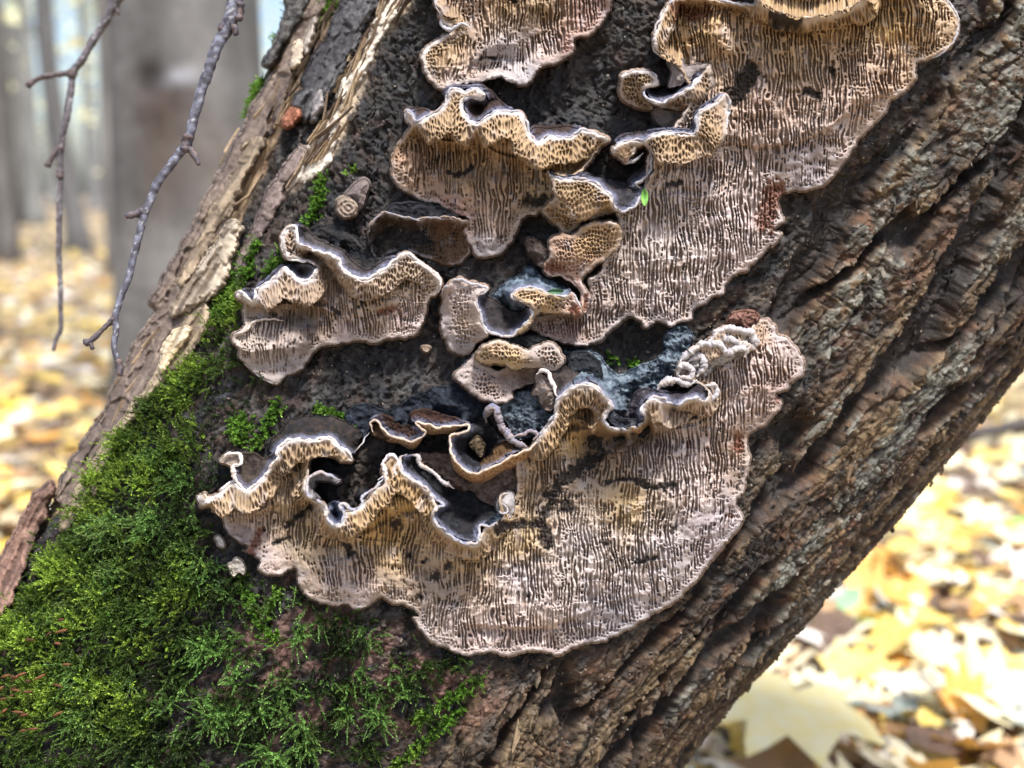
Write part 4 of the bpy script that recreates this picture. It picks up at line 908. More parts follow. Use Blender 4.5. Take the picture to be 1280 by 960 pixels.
# shelves D
lD = q("H 105,322 92,272 125,262 150,298 195,340 240,352 290,366 340,352 368,322 335,292 318,268 400,290 450,296 510,290 560,284 588,292 570,320 510,330 488,370 500,430 530,480 580,520 622,530 680,502 740,480 800,440 880,410 925,368 975,325")
hD = rbf([(lD, [44, 48, 54, 58, 60, 62, 64, 64, 66, 68, 64, 58])])
rim(t, lD, hD, 2.1, 140, mixk=.4, col=(.55, .44, .34), col2=(.10, .09, .13))
band(t, q("H 92,272 125,262 150,298 195,340 240,352 290,366 340,352 368,322"), hD, 9, 30, 400)
band(t, q("H 335,292 318,268 400,290 450,296 510,290 560,284 588,292"), hD, 12, 34, 401)
band(t, q("H 570,320 510,330 488,370 500,430 530,480 580,520 622,530 680,502 740,480 800,440 880,410 925,368"), hD, 15, 40, 402, col=(.42, .25, .12))
band(t, q("H 672,240 690,205 722,205 735,250 745,290 775,320 790,350 840,385"), [46, 54, 54, 56, 58, 56], 9, 26, 403, col=(.34, .28, .26))
cap(t, q("H 88,272 130,240 180,245 240,293 310,290 340,300 366,325 340,348 290,360 240,348 197,336 152,296 125,260"), [lD], hD, back=50, cols=((.09, .035, .02), (.19, .08, .05)), seed=141, rough=2.2, step=1.2)
cap(t, q("H 300,228 350,213 440,233 540,263 590,283 560,284 510,288 430,290 318,270 300,258"), [lD], hD, back=54, cols=((.09, .035, .02), (.19, .08, .05)), seed=142, rough=2.2, step=1.2)
cap(t, q("H 95,285 130,285 190,345 160,352 110,335"), [], None, back=40, cols=((.16, .07, .03), (.30, .16, .08)), seed=143, step=1.2)
cap(t, q("H -20,215 60,180 150,212 190,212 280,160 400,105 512,88 525,50 560,110 645,180 655,262 600,290 540,265 440,235 350,215 302,230 310,290 240,294 180,246 130,240 88,272 80,330 20,345 -20,300"), [], None, back=8, extra=[("H 130,240 180,246 240,294 310,290 350,215 440,235 540,265 600,288", 48), ("H 450,180 560,200", 26)], cols=((.03, .04, .06), (.08, .10, .14), (.16, .22, .30)), seed=144, rough=2.2)
cap(t, q("H 490,400 495,360 530,330 590,300 650,240 700,290 740,345 800,370 850,405 780,430 700,445 650,490 622,522 580,515 530,475 503,430"), [lD], hD, back=16, extra=[("H 600,400 700,390", 10)], cols=cD, seed=145, step=1.3)
cap(t, q("H 605,512 640,478 690,440 720,395 780,368 835,400 790,440 690,492 622,525"), [lD], hD, back=46, cols=((.20, .09, .03), (.40, .22, .09)), seed=146, rough=2, step=1.1)
cap(t, q("H 585,375 628,345 662,388 645,440 620,420"), [], None, back=40, extra=[("H 630,390", 46)], cols=((.30, .20, .11), (.45, .34, .22)), seed=147, step=1.0, name="chip")
rim(t, q("H 672,272 668,240 690,205 722,205 735,250 745,290 775,320 790,350 840,385 880,395"), [28, 42, 52, 50, 52, 56, 54], 6.5, 148, mixk=.6, col=(.20, .17, .17))
rim(t, q("H 800,345 850,330 890,315 930,330 905,360"), 56, 3.6, 149, mixk=.5, col=(.26, .21, .22))
cap(t, q("H 735,200 800,140 880,118 965,168 1005,250 945,312 890,345 850,355 800,335 780,280 745,240"), [], None, back=26, extra=[("H 860,230", 34), ("H 945,312 890,345", 50)], cols=((.06, .09, .13), (.4, .5, .6), (1.1, 1.25, 1.3)), seed=150, rough=2.8, step=1.2)
cap(t, q("H 645,170 700,150 760,160 735,205 690,200 660,240 640,230"), [], None, back=8, cols=cD, seed=151)
# fold left of the blue hollow
rim(t, q("E 602,592 640,572 672,600 685,650 708,700"), [54, 60, 66, 74], 3.6, 152, mixk=.15, col=(.56, .49, .46))
cap(t, q("E 578,690 600,650 590,610 610,585 650,600 680,650 695,700 690,760 650,770 620,730 610,700"), [], None, back=40, extra=[("E 650,680", 50)], cols=((.30, .22, .18), (.46, .38, .34)), seed=153, rough=2.4, step=1.1, mat=M_PORE, name="folded_lobe")
cap(t, q("E 640,580 680,560 740,552 830,590 905,645 850,636 780,650 718,700 695,680 680,620"), [lE], f9, back=48, cols=((.12, .09, .08), (.22, .17, .15)), seed=154, rough=1.6)
blue = cap(t, q("E 730,492 830,465 900,490 960,560 1020,602 1100,560 1200,520 1245,470 F 440,205 500,148 560,165 582,220 545,280 520,325 495,385 445,432 405,472 340,470 295,500 265,560 235,612 190,598 168,540 110,478 60,447 0,440 -20,410 -45,380"), [lE], f9, back=12,
     extra=[("F 0,440 60,447 110,478 168,540 200,600 260,570 300,500 400,470", 66), ("F 40,350 110,380", 34), ("F 170,420 300,420", 30), ("F 200,520", 46), ("F 450,330", 28)], cols=((.11, .16, .24), (.66, .82, .96), (.03, .04, .07)), seed=155, rough=3.6, step=1.2)
cap(t, q("F -40,400 -30,300 30,280 90,310 125,370 128,430 60,440 0,432"), [], None, back=44, extra=[("F 50,360", 50)], cols=((.04, .05, .065), (.09, .10, .12)), seed=156, step=1.3)
cap(t, q("F 290,500 340,466 410,478 500,485 560,482 610,440 645,470 648,512 605,505 560,516 500,543 400,506 345,520 335,560 340,600 310,625 250,625 215,600 250,575 270,540"), [lE], f9, back=60, cols=((.07, .06, .09), (.16, .13, .15), (.42, .43, .48)), seed=157, rough=1.6, step=1.1)
cap(t, q("F 160,560 200,590 240,615 300,610 335,585 340,620 300,655 220,668 185,640 160,610"), [], None, back=78, extra=[("F 240,630", 74)], cols=((.05, .06, .10), (.14, .15, .2), (.5, .5, .54)), seed=158, rough=1.4, step=1.0)
kn = (.40, .37, .365)
for sp, hh, r, sd_ in (("F 408,470 440,435 500,420 560,440 600,425", 62, 4.2, 160), ("F 505,395 520,355 555,350 580,375 572,405 530,410 510,395", 64, 3.4, 161), ("F 520,330 560,288 620,248 660,238 720,245 745,280 770,285 800,262 850,275 845,300", 62, 4.0, 162),
                       ("F 672,215 700,180 760,162 820,172 875,190 900,230 870,262 830,240 790,225 740,212 700,228", 58, 4.2, 163), ("F 560,330 620,300 640,350 600,400", 58, 4.0, 164), ("F 640,450 690,445 706,470 690,505 660,540", 54, 3.4, 165)):
    rim(t, q(sp), hh - 2, r * 1.5, sd_, mixk=.25, col=kn, name="knobbly_rim")
cap(t, q("F 505,400 520,325 565,285 625,245 680,205 700,178 760,158 860,178 905,230 850,285 760,330 700,350 640,410 600,440 530,425"), [], None, back=46, extra=[("F 560,370 640,300 760,240 840,230", 56), ("F 640,350", 52)], cols=((.40, .35, .33), (.66, .62, .60)), seed=166, rough=4.2, step=1.1, mat=M_PORE, name="folded_lobe")
cap(t, q("F 750,150 780,92 850,74 900,92 910,118 880,160 850,178 800,158"), [], None, back=30, extra=[("F 830,120", 42)], cols=((.17, .07, .05), (.36, .19, .14)), seed=167, rough=4.5, step=1.1, name="rusty_lobe", mat=M_PORE)

# ------------------------------------------------------------------ decayed wood, bark flakes on the left side
def wood_patch(name, outline, seed, hbase, cols, parent, amp=8, step=1.5, ang=(.50, -.866), label=None, mat=None, rough=1.0, gl=70, cut=.35):
    x, y, d, Qd, E, P = rast(outline, step, 2.2, seed, 16)
    s = x * ang[0] + y * ang[1]; tt = x * -ang[1] + y * ang[0]
    g = fbm(s / gl, tt / 6, 4, seed + 1, .6); b1, b2, bi = voro(s / 55 + .4 * fbm(s / 20, tt / 20, 2, seed), tt / 17 + .4 * fbm(s / 30, tt / 15, 2, seed + 1), seed + 2, .95)
    bl = (bi - .5) * sstep(.03, .15, b2 - b1)
    f = fbm(s / 12, tt / 8, 4, seed + 4, .6)
    hole = sstep(cut, cut + .25, fbm(s / 75, tt / 26, 3, seed + 6))
    h = hbase + amp * 1.3 * bl + 4 * g + 4.0 * f - 18 * hole
    R = 7; dd = np.clip(d, 0, R); h = h - R * 1.2 * (1 - np.sqrt(np.clip(1 - (1 - dd / R) ** 2, 0, 1)))
    c = mixc(cols[0], cols[1], sstep(-.3, .35, g + .6 * bl + .4 * f)); c = mixc(c, cols[2], np.clip(hole * .8 + sstep(.2, .5, fbm(s / 60, tt / 12, 3, seed + 9)) * .6, 0, 1))
    o = relief(name, mat or M_WOOD, parent, x, y, h, Qd, E, c, drop=30)
    return o
T1, T2, T3 = (.17, .125, .085), (.38, .29, .19), (.05, .034, .027)
wood_patch("exposed_wood", q("P 400,-50 372,20 345,85 318,130 292,185 262,240 232,300 205,345 188,378 196,392 175,420 150,470 128,520 100,560 70,620 95,640 120,600 150,540 170,510 205,470 235,425 250,385 262,340 285,290 300,240 322,190 345,150 372,90 395,40 420,-50"), 301, 12, ((.11, .08, .065), (.20, .15, .115), (.055, .04, .034)), trunk, 12, cut=.25)
wood_patch("exposed_wood", q("T 245,505 265,512 262,560 225,620 195,690 150,780 118,830 75,905 20,1000 -10,1060 -30,1090 -60,1060 -20,980 40,860 60,800 120,700 175,600 185,545"), 302, 24, (T1, T2, T3), trunk, 9)
wood_patch("exposed_wood", q("T 145,825 185,850 170,900 150,960 130,1060 60,1120 -20,1170 -80,1180 -60,1120 10,1020 80,930 110,880"), 303, 30, (T1, (.46, .38, .28), T3), trunk, 10)
wood_patch("exposed_wood", q("P 190,470 228,405 250,372 262,400 240,440 205,480 170,520 130,590 100,650 75,660 100,600 140,540"), 304, 18, (T1, T2, T3), trunk, 9)
wood_patch("exposed_wood", q("T 560,400 640,300 700,180 740,110 815,0 880,-60 780,-70 700,30 650,160 600,260 560,300 540,380 470,480 400,600 350,710 410,690 500,640 540,560 545,490"), 305, 7, ((.36, .31, .26), (.58, .51, .42), (.10, .085, .08)), trunk, 6, cut=.3)
wood_patch("bark_strip", q("T 600,-80 560,0 520,120 470,190 430,260 410,330 385,380 395,430 425,460 450,440 470,400 540,330 560,280 610,200 640,120 700,20 740,-80"), 306, 20, ((.035, .032, .034), (.085, .08, .08), (.02, .02, .02)), trunk, 12, mat=M_BARK, gl=20)
wood_patch("bark_strip", q("T 340,100 355,60 350,0 350,-60 450,-60 430,20 400,90 340,180 300,240 275,240 290,200"), 307, 26, ((.04, .038, .036), (.10, .09, .08), (.02, .02, .02)), trunk, 8, mat=M_BARK, gl=20)
wood_patch("bark_strip", q("T 200,900 250,800 300,690 360,600 400,540 420,480 400,540 430,560 400,640 350,700 330,770 290,850 250,900 200,1000 170,1060 160,1000"), 308, 14, ((.11, .08, .07), (.20, .15, .13), (.06, .045, .04)), trunk, 6, mat=M_BARK, gl=30)
wood_patch("knot_stub", q("T 340,470 352,430 380,405 408,430 395,455 365,482"), 309, 34, ((.20, .07, .035), (.34, .14, .08), (.1, .04, .02)), trunk, 4, step=1.1, cut=.6)
wood_patch("wood_splinter", q("T 370,215 385,160 410,150 420,190 400,240 375,250"), 310, 30, ((.55, .44, .32), (.72, .62, .48), T3), trunk, 7, step=1.1, cut=.5)
wood_patch("wood_splinter", q("T 420,150 455,75 462,90 440,170 425,200"), 311, 30, ((.36, .30, .24), (.5, .43, .36), T3), trunk, 4, step=1.0, cut=.6)
wood_patch("wood_splinter", q("T 450,400 470,340 492,345 495,390 465,450 448,455"), 312, 28, ((.13, .12, .12), (.24, .21, .2), T3), trunk, 4, step=1.0, cut=.6)
wood_patch("wood_splinter", q("P 198,455 210,425 232,408 236,420 215,450 203,468"), 313, 34, ((.6, .45, .26), (.7, .58, .4), T3), trunk, 4, step=1.0, cut=.6)
t = bracket("bark_flake", "loose dark red-brown bark flake sticking up at the left edge above the moss", 30, 690, cat="bark flake")
wood_patch("bark_plate", q("X 128,250 120,310 90,380 70,440 45,500 20,560 -60,640 -90,560 -40,480 0,440 40,370 75,300 100,262"), 320, 34, ((.10, .055, .04), (.24, .14, .10), (.035, .025, .02)), t, 8, ang=(.45, -.89), mat=M_BARK, cut=.4)
t = bracket("wood_button", "small round dry stub like a snail shell above the frilled left bracket", 432, 258, cat="dry stub")
xb, yb, db, Qb, Eb, _ = rast(q("T 540,775 548,748 580,738 610,755 622,780 612,805 580,822 548,805"), .9, .8, 44)
cxb, cyb = q("T 585,782")[0]; rb = np.hypot((xb - cxb), (yb - cyb) * 1.2)
relief("button_face", M_WOOD, t, xb, yb, 40 + 1.0 * np.sin(rb * 1.1) + 2.5 * fbm(xb / 4, yb / 4, 3, 4) - np.clip(4 - db, 0, 4) ** 2 * .4, Qb, Eb, mixc((.15, .11, .08), (.22, .17, .13), sstep(-.5, .5, np.sin(rb * 1.1) + .9 * fbm(xb / 3, yb / 3, 3, 8))))
xb, yb, db, Qb, Eb, _ = rast(q("T 575,735 600,700 640,670 665,690 655,730 640,770 622,785 608,752"), 1.1, .8, 45)
relief("button_stem", M_BARK, t, xb, yb, 26 + np.clip(db, 0, 8) * 1.3 + 2 * fbm(xb / 5, yb / 5, 3, 9), Qb, Eb, np.tile((.13, .10, .09), (len(xb), 1)))
t = bracket("fungus_crumb", "torn white fungus crumb caught in the moss at the left end of the lowest bracket", 296, 710, cat="fungus crumb")
cap(t, q("N 132,602 150,590 165,578 185,590 190,635 170,628 150,640"), [], None, back=22, cols=((.6, .52, .42), (.75, .68, .6)), seed=170, rough=1.5, step=.9, mat=M_PORE, name="crumb")
t = bracket("fungus_crumb", "smaller white fungus crumb lying higher in the moss beside the left wing", 274, 676, cat="fungus crumb")
cap(t, q("N 85,500 98,495 112,512 115,530 100,528 92,512"), [], None, back=22, cols=((.6, .52, .5), (.78, .74, .7)), seed=171, rough=1.2, step=.8, mat=M_PORE, name="crumb")
t = bracket("wood_chip", "tiny pale wood chip on the bare dark bark right of the frilled left bracket", 532, 435, cat="wood chip")
cap(t, q("E 28,460 45,450 68,455 65,470 50,475"), [], None, back=14, cols=((.35, .24, .16), (.5, .38, .3)), seed=172, rough=.8, step=.8, name="chip", mat=M_PORE)

def chips(name, n, wfun, seed, ln, wd, colf, label, cat, parent=None, along=True, lift=(1, 4), tilt=.25, spike=False):
    R_ = np.random.default_rng(seed); wgt = wfun(FTX, FTY) * FRONT; wgt = wgt / wgt.sum(); k = R_.choice(len(wgt), n, p=wgt)
    P0 = TVf[k]; N = TNf[k]
    ax = np.array([.52, 0.02, .85]); A_ = ax + R_.normal(0, .18 if along else 1, (n, 3)); A_ -= N * (A_ * N).sum(1)[:, None]
    A_ += N * R_.normal(0, tilt, (n, 1)); A_ /= np.linalg.norm(A_, axis=1)[:, None]
    B_ = np.cross(N, A_); B_ /= np.linalg.norm(B_, axis=1)[:, None]; C__ = np.cross(A_, B_)
    L = R_.uniform(ln[0], ln[1], n) ** 1.0 * PXM; W_ = R_.uniform(wd[0], wd[1], n) * PXM
    m = 7; ang = np.sort(R_.uniform(0, 1, (n, m)), 1) * 2 * np.pi; rr = R_.uniform(.7, 1.1, (n, m))
    if spike: ang = np.tile(np.array([0, .9, 1.5, 2.6, 3.6, 4.7, 5.4]), (n, 1)) + R_.normal(0, .1, (n, m)); rr = rr * np.array([1.25, .55, .6, 1, 1, .6, .5])
    ca = np.cos(ang) * rr; sa = np.sin(ang) * rr
    O = P0 + N * (R_.uniform(lift[0], lift[1], (n, 1)) * PXM)
    ring = O[:, None] + A_[:, None] * (ca * L[:, None] / 2)[..., None] + B_[:, None] * (sa * W_[:, None] / 2)[..., None]
    th = N[:, None] * (R_.uniform(.6, 1.6, (n, 1, 1)) * PXM)
    top = O[:, None] + th * 1.25
    low = ring - th * 3.5
    V = np.concatenate([ring + th * .6 * R_.uniform(.2, 1.6, (n, m, 1)), low, top], 1)
    j = np.arange(m)
    T1_ = np.stack([j, (j + 1) % m, np.full(m, 2 * m)], -1); Q1_ = np.stack([j, m + j, m + (j + 1) % m, (j + 1) % m], -1)
    off = (np.arange(n) * (2 * m + 1))[:, None, None]
    c = np.repeat(colf(k, R_)[:, None], 2 * m + 1, 1).reshape(-1, 3)
    o = mesh_np(name, V.reshape(-1, 3), [(T1_[None] + off).reshape(-1, 3), (Q1_[None] + off).reshape(-1, 4)], M_BARK, parent, c, smooth=False)
    if parent is None: tag(o, label, cat, kind="stuff")
    else: o['kind'] = "stuff"
    return o
RLf = rl.reshape(-1, 3)
nomoss = lambda x, y: (1 - .7 * soft_poly(x, y, Z_MOSS, 20)) * (1 - soft_poly(x, y, Z_WOOD, 5))
chips("bark_flakes", 2600, lat_lookup(nomoss), 41, (4, 18), (3, 9), lambda k, r: RLf[k] * r.uniform(.5, 1.35, (len(k), 1)), "", "", trunk)
chips("bark_flakes", 260, lat_lookup(lambda x, y: nomoss(x, y) * soft_poly(x, y, Z_RIGHT, 20)), 42, (14, 50), (5, 12), lambda k, r: RLf[k] * r.uniform(.6, 1.3, (len(k), 1)), "", "", trunk, lift=(-2, 2), tilt=.1)
wcol = lambda k, r: mixc((.10, .065, .045), (.46, .34, .21), r.uniform(0, 1, len(k)) ** 1.5)
chips("wood_slivers", 170, lat_lookup(lambda x, y: soft_poly(x, y, Z_WOOD, 3)), 43, (8, 55), (1.5, 7), wcol, "", "", trunk, lift=(2, 13), tilt=.15, spike=True)
chips("wood_slivers", 60, lat_lookup(lambda x, y: soft_poly(x, y, Z_PALE, 3)), 44, (14, 60), (2, 6), wcol, "", "", trunk, lift=(8, 14), tilt=.08, spike=True)

def leaflet(name, label, a, b, wd, h, col, cat="leaf"):
    a = np.array(a, float); b = np.array(b, float); n = 14
    tt = np.linspace(0, 1, n); ax = b - a; nr = np.array([-ax[1], ax[0]]) / np.hypot(*ax)
    V = []; L = []
    for k in tt:
        wv = wd * math.sin(math.pi * k) ** .7
        for s_ in (-1, -.5, 0, .5, 1):
            p = a + ax * k + nr * wv * s_; V.append((*p, h + 2.5 * abs(s_) - 2 * math.sin(math.pi * k) + 2))
    V = np.array(V); idx = np.arange(n * 5).reshape(n, 5)
    Qf = np.stack([idx[:-1, :-1], idx[:-1, 1:], idx[1:, 1:], idx[1:, :-1]], -1).reshape(-1, 4)
    Wd = on_trunk(V[:, 0], V[:, 1], V[:, 2]); W2 = on_trunk(V[:, 0], V[:, 1], V[:, 2] - 1.2)
    e = empty(name, Wd.mean(0), label, cat)
    c = np.tile(col, (len(V) * 2, 1)) * (1 - .25 * (np.tile(np.tile([0, 0, 1, 0, 0], n), 2)))[:, None]
    rimq = []
    for k in range(n - 1):
        rimq += [(k * 5, (k + 1) * 5, (k + 1) * 5 + 5 * n, k * 5 + 5 * n), (k * 5 + 4, (k + 1) * 5 + 4, (k + 1) * 5 + 4 + 5 * n, k * 5 + 4 + 5 * n)]
    mesh_np("leaf_blade", np.vstack([Wd, W2]), [Qf, Qf[:, ::-1] + 5 * n, np.array(rimq)], M_MOSS, e, c)
leaflet("green_leaflet", "tiny bright green leaflet stuck upright at the curled edge of the small honey-coloured bracket", q("C 662,700")[0], q("C 664,790")[0], 4.6, 62, (.22, .48, .10))
leaflet("green_leaflet", "dull dark green leaflet lying on top of the violet cup bracket", q("E 655,178")[0], q("E 742,176")[0], 3.6, 64, (.07, .16, .08))

# ------------------------------------------------------------------ moss
def moss_shoots(name, n, wfun, lenr, label, lean, cola, colb, seed, leafn=13, parent=None, up=0.0, clump=32., cushion=9.):
    R = np.random.default_rng(seed)
    wgt = wfun(FTX, FTY) * FRONT
    wgt = wgt / wgt.sum()
    cu = clump
    qx_ = FTX + 7 * fbm(FTX / 20, FTY / 20, 2, seed + 1); qy_ = FTY + 7 * fbm(FTX / 20 + 5, FTY / 20, 2, seed + 2)
    f1_, f2_, id_ = voro(qx_ / cu, qy_ / cu, seed + 3, .95)
    if cu < 500: wgt = wgt * np.clip(1.02 - f1_ * 1.25, 0, 1) ** .8 * (.25 + id_); wgt = wgt / wgt.sum()
    k = R.choice(len(wgt), n, p=wgt)
    N = TNf[k]
    dome = np.clip(1 - (f1_[k] * 1.35) ** 2, 0, 1) * (cu < 500)
    P0 = TVf[k] + R.normal(0, .0004, (n, 3)) + N * (dome * cushion * (.4 + id_[k]) * PXM)[:, None]
    # lean away from the middle of the cushion
    ga = 1.5; e1, _, _ = voro((qx_[k] + ga) / cu, qy_[k] / cu, seed + 3, .95); e2, _, _ = voro(qx_[k] / cu, (qy_[k] + ga) / cu, seed + 3, .95)
    outx, outy = (e1 - f1_[k]) * cu / ga, (e2 - f1_[k]) * cu / ga
    outv = (RGT[None] * outx[:, None] - UPV[None] * outy[:, None]) * (cu < 500)
    L = R.uniform(lenr[0], lenr[1], n) * PXM
    rd = R.normal(0, 1, (n, 3)); 
    dirv = N * .55 + rd * .38 + outv * .85 * f1_[k][:, None] + np.array([lean[0], 0, lean[1]]) 
    dirv /= np.linalg.norm(dirv, axis=1)[:, None]
    bend = R.normal(0, .5, (n, 3)) + np.array([0, 0, -.55 + up])
    m = leafn
    tt = (np.arange(m) + 1) / m
    pos = P0[:, None] + L[:, None, None] * (dirv[:, None] * tt[None, :, None] + bend[:, None] * (tt ** 2 * .45)[None, :, None])
    tan = dirv[:, None] + bend[:, None] * (tt * .9)[None, :, None]; tan /= np.linalg.norm(tan, axis=2)[..., None]
    side = np.cross(tan, R.normal(0, 1, (n, 1, 3))); side /= np.linalg.norm(side, axis=2)[..., None] + 1e-9
    alt = np.where(np.arange(m) % 2 == 0, 1, -1)[None, :, None]
    ang = (np.arange(m) * 2.4)[None, :, None]
    oth = np.cross(tan, side)
    sd2 = side * np.cos(ang) + oth * np.sin(ang)
    ll = (R.uniform(2.8, 6.2, (n, m, 1)) * (1.15 - .55 * tt)[None, :, None]) * PXM
    wl = ll * .26
    tip = pos + (sd2 * .62 + tan * .9) * ll
    mid1 = pos + (sd2 * .62 + tan * .9) * ll * .4 + np.cross(tan, sd2) * wl
    mid2 = pos + (sd2 * .62 + tan * .9) * ll * .4 - np.cross(tan, sd2) * wl
    V = np.stack([pos, mid1, tip, mid2], 2).reshape(-1, 3)
    Qf = np.arange(len(V)).reshape(-1, 4)
    shade = (R.uniform(.5, 1.3, n) * (.65 + .7 * id_[k]))[:, None, None] * (0.75 + .5 * tt)[None, :, None]
    patch_n = fbm(FTX[k] / 60, FTY[k] / 60, 3, seed)
    mx = sstep(-.4, .4, patch_n + R.normal(0, .18, n) + .45 * sstep(330, 60, FTX[k]) - .2)
    c = mixc(cola, colb, mx)[:, None, :] * shade
    c = np.repeat(c.reshape(-1, 3), 4, 0)
    # stems
    w_ = .5 * PXM
    root = P0[:, None]; seg = np.concatenate([root, pos[:, [m // 2, m - 1]]], 1)
    sdv = np.repeat(side[:, :1], 3, 1) * w_
    SV = np.stack([seg + sdv, seg - sdv], 2).reshape(n, 6, 3)
    b = np.arange(n)[:, None] * 6 + len(V)
    SQ = np.vstack([b + np.array([0, 1, 3, 2]), b + np.array([2, 3, 5, 4])])
    cs = np.repeat(mixc(cola, colb, mx) * .6, 6, 0)
    o = mesh_np(name, np.vstack([V, SV.reshape(-1, 3)]), [Qf, SQ], M_MOSS, parent, np.vstack([c, cs]), smooth=False)
    if parent is None: tag(o, label, "moss", kind="stuff")
    return o
def w_main(x, y):
    a = soft_poly(x, y, Z_MOSS, 14) * (1 - .75 * soft_poly(x, y, q('P 215,470 300,360 360,480 290,620 230,600 150,700 110,640'), 20))
    n = fbm(x / 50, y / 34, 3, 501); n2 = fbm(x / 14, y / 14, 2, 503)
    left = sstep(520, 180, x)
    return a * sstep(.0 - .24 * left, .16 - .2 * left, n + .6 * n2 - .05) * (1 - .93 * soft_poly(x, y, q("P 240,850 270,800 330,770 400,800 330,850 290,865 250,880"), 10)) * (1 - .85 * soft_poly(x, y, q("P 340,735 380,765 345,800 300,770 300,745"), 6)) * (1 - .8 * soft_poly(x, y, q("P 440,905 520,850 600,860 560,900 480,950"), 10))
G1, G2, G3, G4 = (.015, .029, .006), (.052, .095, .012), (.22, .33, .04), (.12, .19, .045)
moss_shoots("moss_carpet", 6000, lat_lookup(w_main), (9, 25), "feathery green moss carpeting the lower left foot of the leaning trunk", (-.05, .1), G1, G2, 601)
def w_bright(x, y):
    m = 0
    for sp, r in (("P 75,715 122,625 185,540 240,470 265,430 285,390 300,360", 24), ("P 10,815 70,765 130,700", 36), ("P 120,760 200,700 240,740 180,800", 30), ("P 200,600 240,560", 22), ("P 20,900 80,850 160,900", 30)):
        m = np.maximum(m, 1 - sstep(r * .6, r * 1.3, seg_dist(x, y, q(sp) if len(q(sp)) > 1 else np.vstack([q(sp)] * 2)) + 14 * fbm(x / 18, y / 18, 2, 511)))
    return m * soft_poly(x, y, q("P -40,815 22,765 58,705 120,600 180,510 245,455 275,370 310,360 320,440 260,560 280,700 200,960 -40,960"), 6)
moss_shoots("bright_moss", 3600, lat_lookup(w_bright), (9, 24), "bright yellow-green moss shoots along the left edge of the leaning trunk", (-.15, .35), G2, G3, 602, up=.5)
def w_streak(x, y):
    m = 0
    for sp, r in (("L 100,440 130,410 150,370 160,330 180,310 205,290", 9), ("L 175,262 215,232 245,190", 6), ("L 320,262 335,245 295,298", 5), ("L 408,125 440,90 465,40 475,5", 4), ("T 500,665 480,740 430,830", 4), ("T 205,420 230,350 260,330", 7), ("T 290,190 325,150", 6), ("T 350,40 370,10 360,70", 7), ("T 480,40 520,10 500,0", 8), ("G 640,100 700,110 760,150 820,190", 5), ("G 230,190 260,160 250,230", 10), ("G 300,300 350,250 400,130 440,60", 3), ("P 300,720 330,790 350,735", 3), ("P 330,790 350,800", 3), ("T 595,650 600,640", 3),
                  ("P 520,905 570,870 600,850", 4), ("P 495,960 540,920 575,890", 4), ("E 970,505 1010,530", 2.5), ("E 1080,540 1170,590", 3.0)):
        m = np.maximum(m, (1 - sstep(r * .6, r * 1.3, seg_dist(x, y, q(sp)))))
    return m
moss_shoots("moss_strands", 2600, lat_lookup(w_streak, 3.), (5, 15), "thin bright moss strands creeping up the bark cracks around the brackets", (-.1, .3), (.13, .28, .03), (.28, .46, .07), 603, up=.3, clump=1000.)
moss_shoots("pale_moss", 1900, lat_lookup(lambda x, y: soft_poly(x, y, q("P 130,640 230,520 260,600 260,700 420,760 560,840 400,960 250,960 100,960 60,800"), 20) * sstep(.05, .3, fbm(x / 40, y / 40, 2, 521))), (14, 30), "long pale feather-moss sprays lying over the dark moss carpet", (-.05, .15), (.12, .24, .05), G4, 604, leafn=16)
# brown moss capsules at the far left
n = 26; R = np.random.default_rng(5)
Vs, Qs, Ts, off, cs = [], [], [], 0, []
for k in range(n):
    px, py = 22 + R.normal(0, 22), 872 + R.normal(0, 22)
    if k < 10: px, py = R.uniform(10, 100), R.uniform(770, 860)
    a = np.array([px, py]); an = R.uniform(-.7, .3); L = R.uniform(8, 17)
    pts = np.array([a + np.array([math.cos(an), math.sin(an)]) * L * s for s in np.linspace(0, 1, 6)])
    hh = R.uniform(22, 40)
    W = on_trunk(pts[:, 0], pts[:, 1], hh + 3 * np.sin(np.linspace(0, 3, 6)))
    V, Qt, Tt = tube(W, np.array([.5, 1.6, 2.2, 2.3, 1.7, .5]) * PXM * .8, 6)
    Vs.append(V); Qs.append(Qt + off); Ts.append(Tt + off); off += len(V); cs.append(np.tile(np.array([.17, .07, .03]) * R.uniform(.4, 1.2), (len(V), 1)))
o = mesh_np("moss_capsules", np.vstack(Vs), [np.vstack(Qs), np.vstack(Ts)], M_MOSS, None, np.vstack(cs)); tag(o, "scatter of tiny orange-brown moss capsules in the moss at the bottom left", "moss capsules", kind="stuff")
# dark crumbs and debris on the bark
def debris(name, n, wfun, seed, sz, cols, label, cat):
    R = np.random.default_rng(seed); wgt = wfun(FTX, FTY) * FRONT; wgt /= wgt.sum(); k = R.choice(len(wgt), n, p=wgt)
    P0 = TVf[k]; r = R.uniform(sz[0], sz[1], n) * PXM
    oct_ = np.array([(1, 0, 0), (-1, 0, 0), (0, 1, 0), (0, -1, 0), (0, 0, 1), (0, 0, -1)], float)
    F = np.array([(0, 2, 4), (2, 1, 4), (1, 3, 4), (3, 0, 4), (2, 0, 5), (1, 2, 5), (3, 1, 5), (0, 3, 5)])
    M3 = R.normal(0, 1, (n, 3, 3)); M3 /= np.linalg.norm(M3, axis=2)[..., None]; M3 *= R.uniform(.35, 1.6, (n, 3, 1))
    V = P0[:, None] + np.einsum('ij,njk->nik', oct_, M3) * r[:, None, None] * .6 + TNf[k][:, None] * r[:, None, None] * .2
    Fa = (F[None] + np.arange(n)[:, None, None] * 6).reshape(-1, 3)
    c = np.repeat(mixc(cols[0], cols[1], R.uniform(0, 1, n)), 6, 0)
    o = mesh_np(name, V.reshape(-1, 3), Fa, M_BARK, None, c, smooth=False); tag(o, label, cat, kind="stuff")
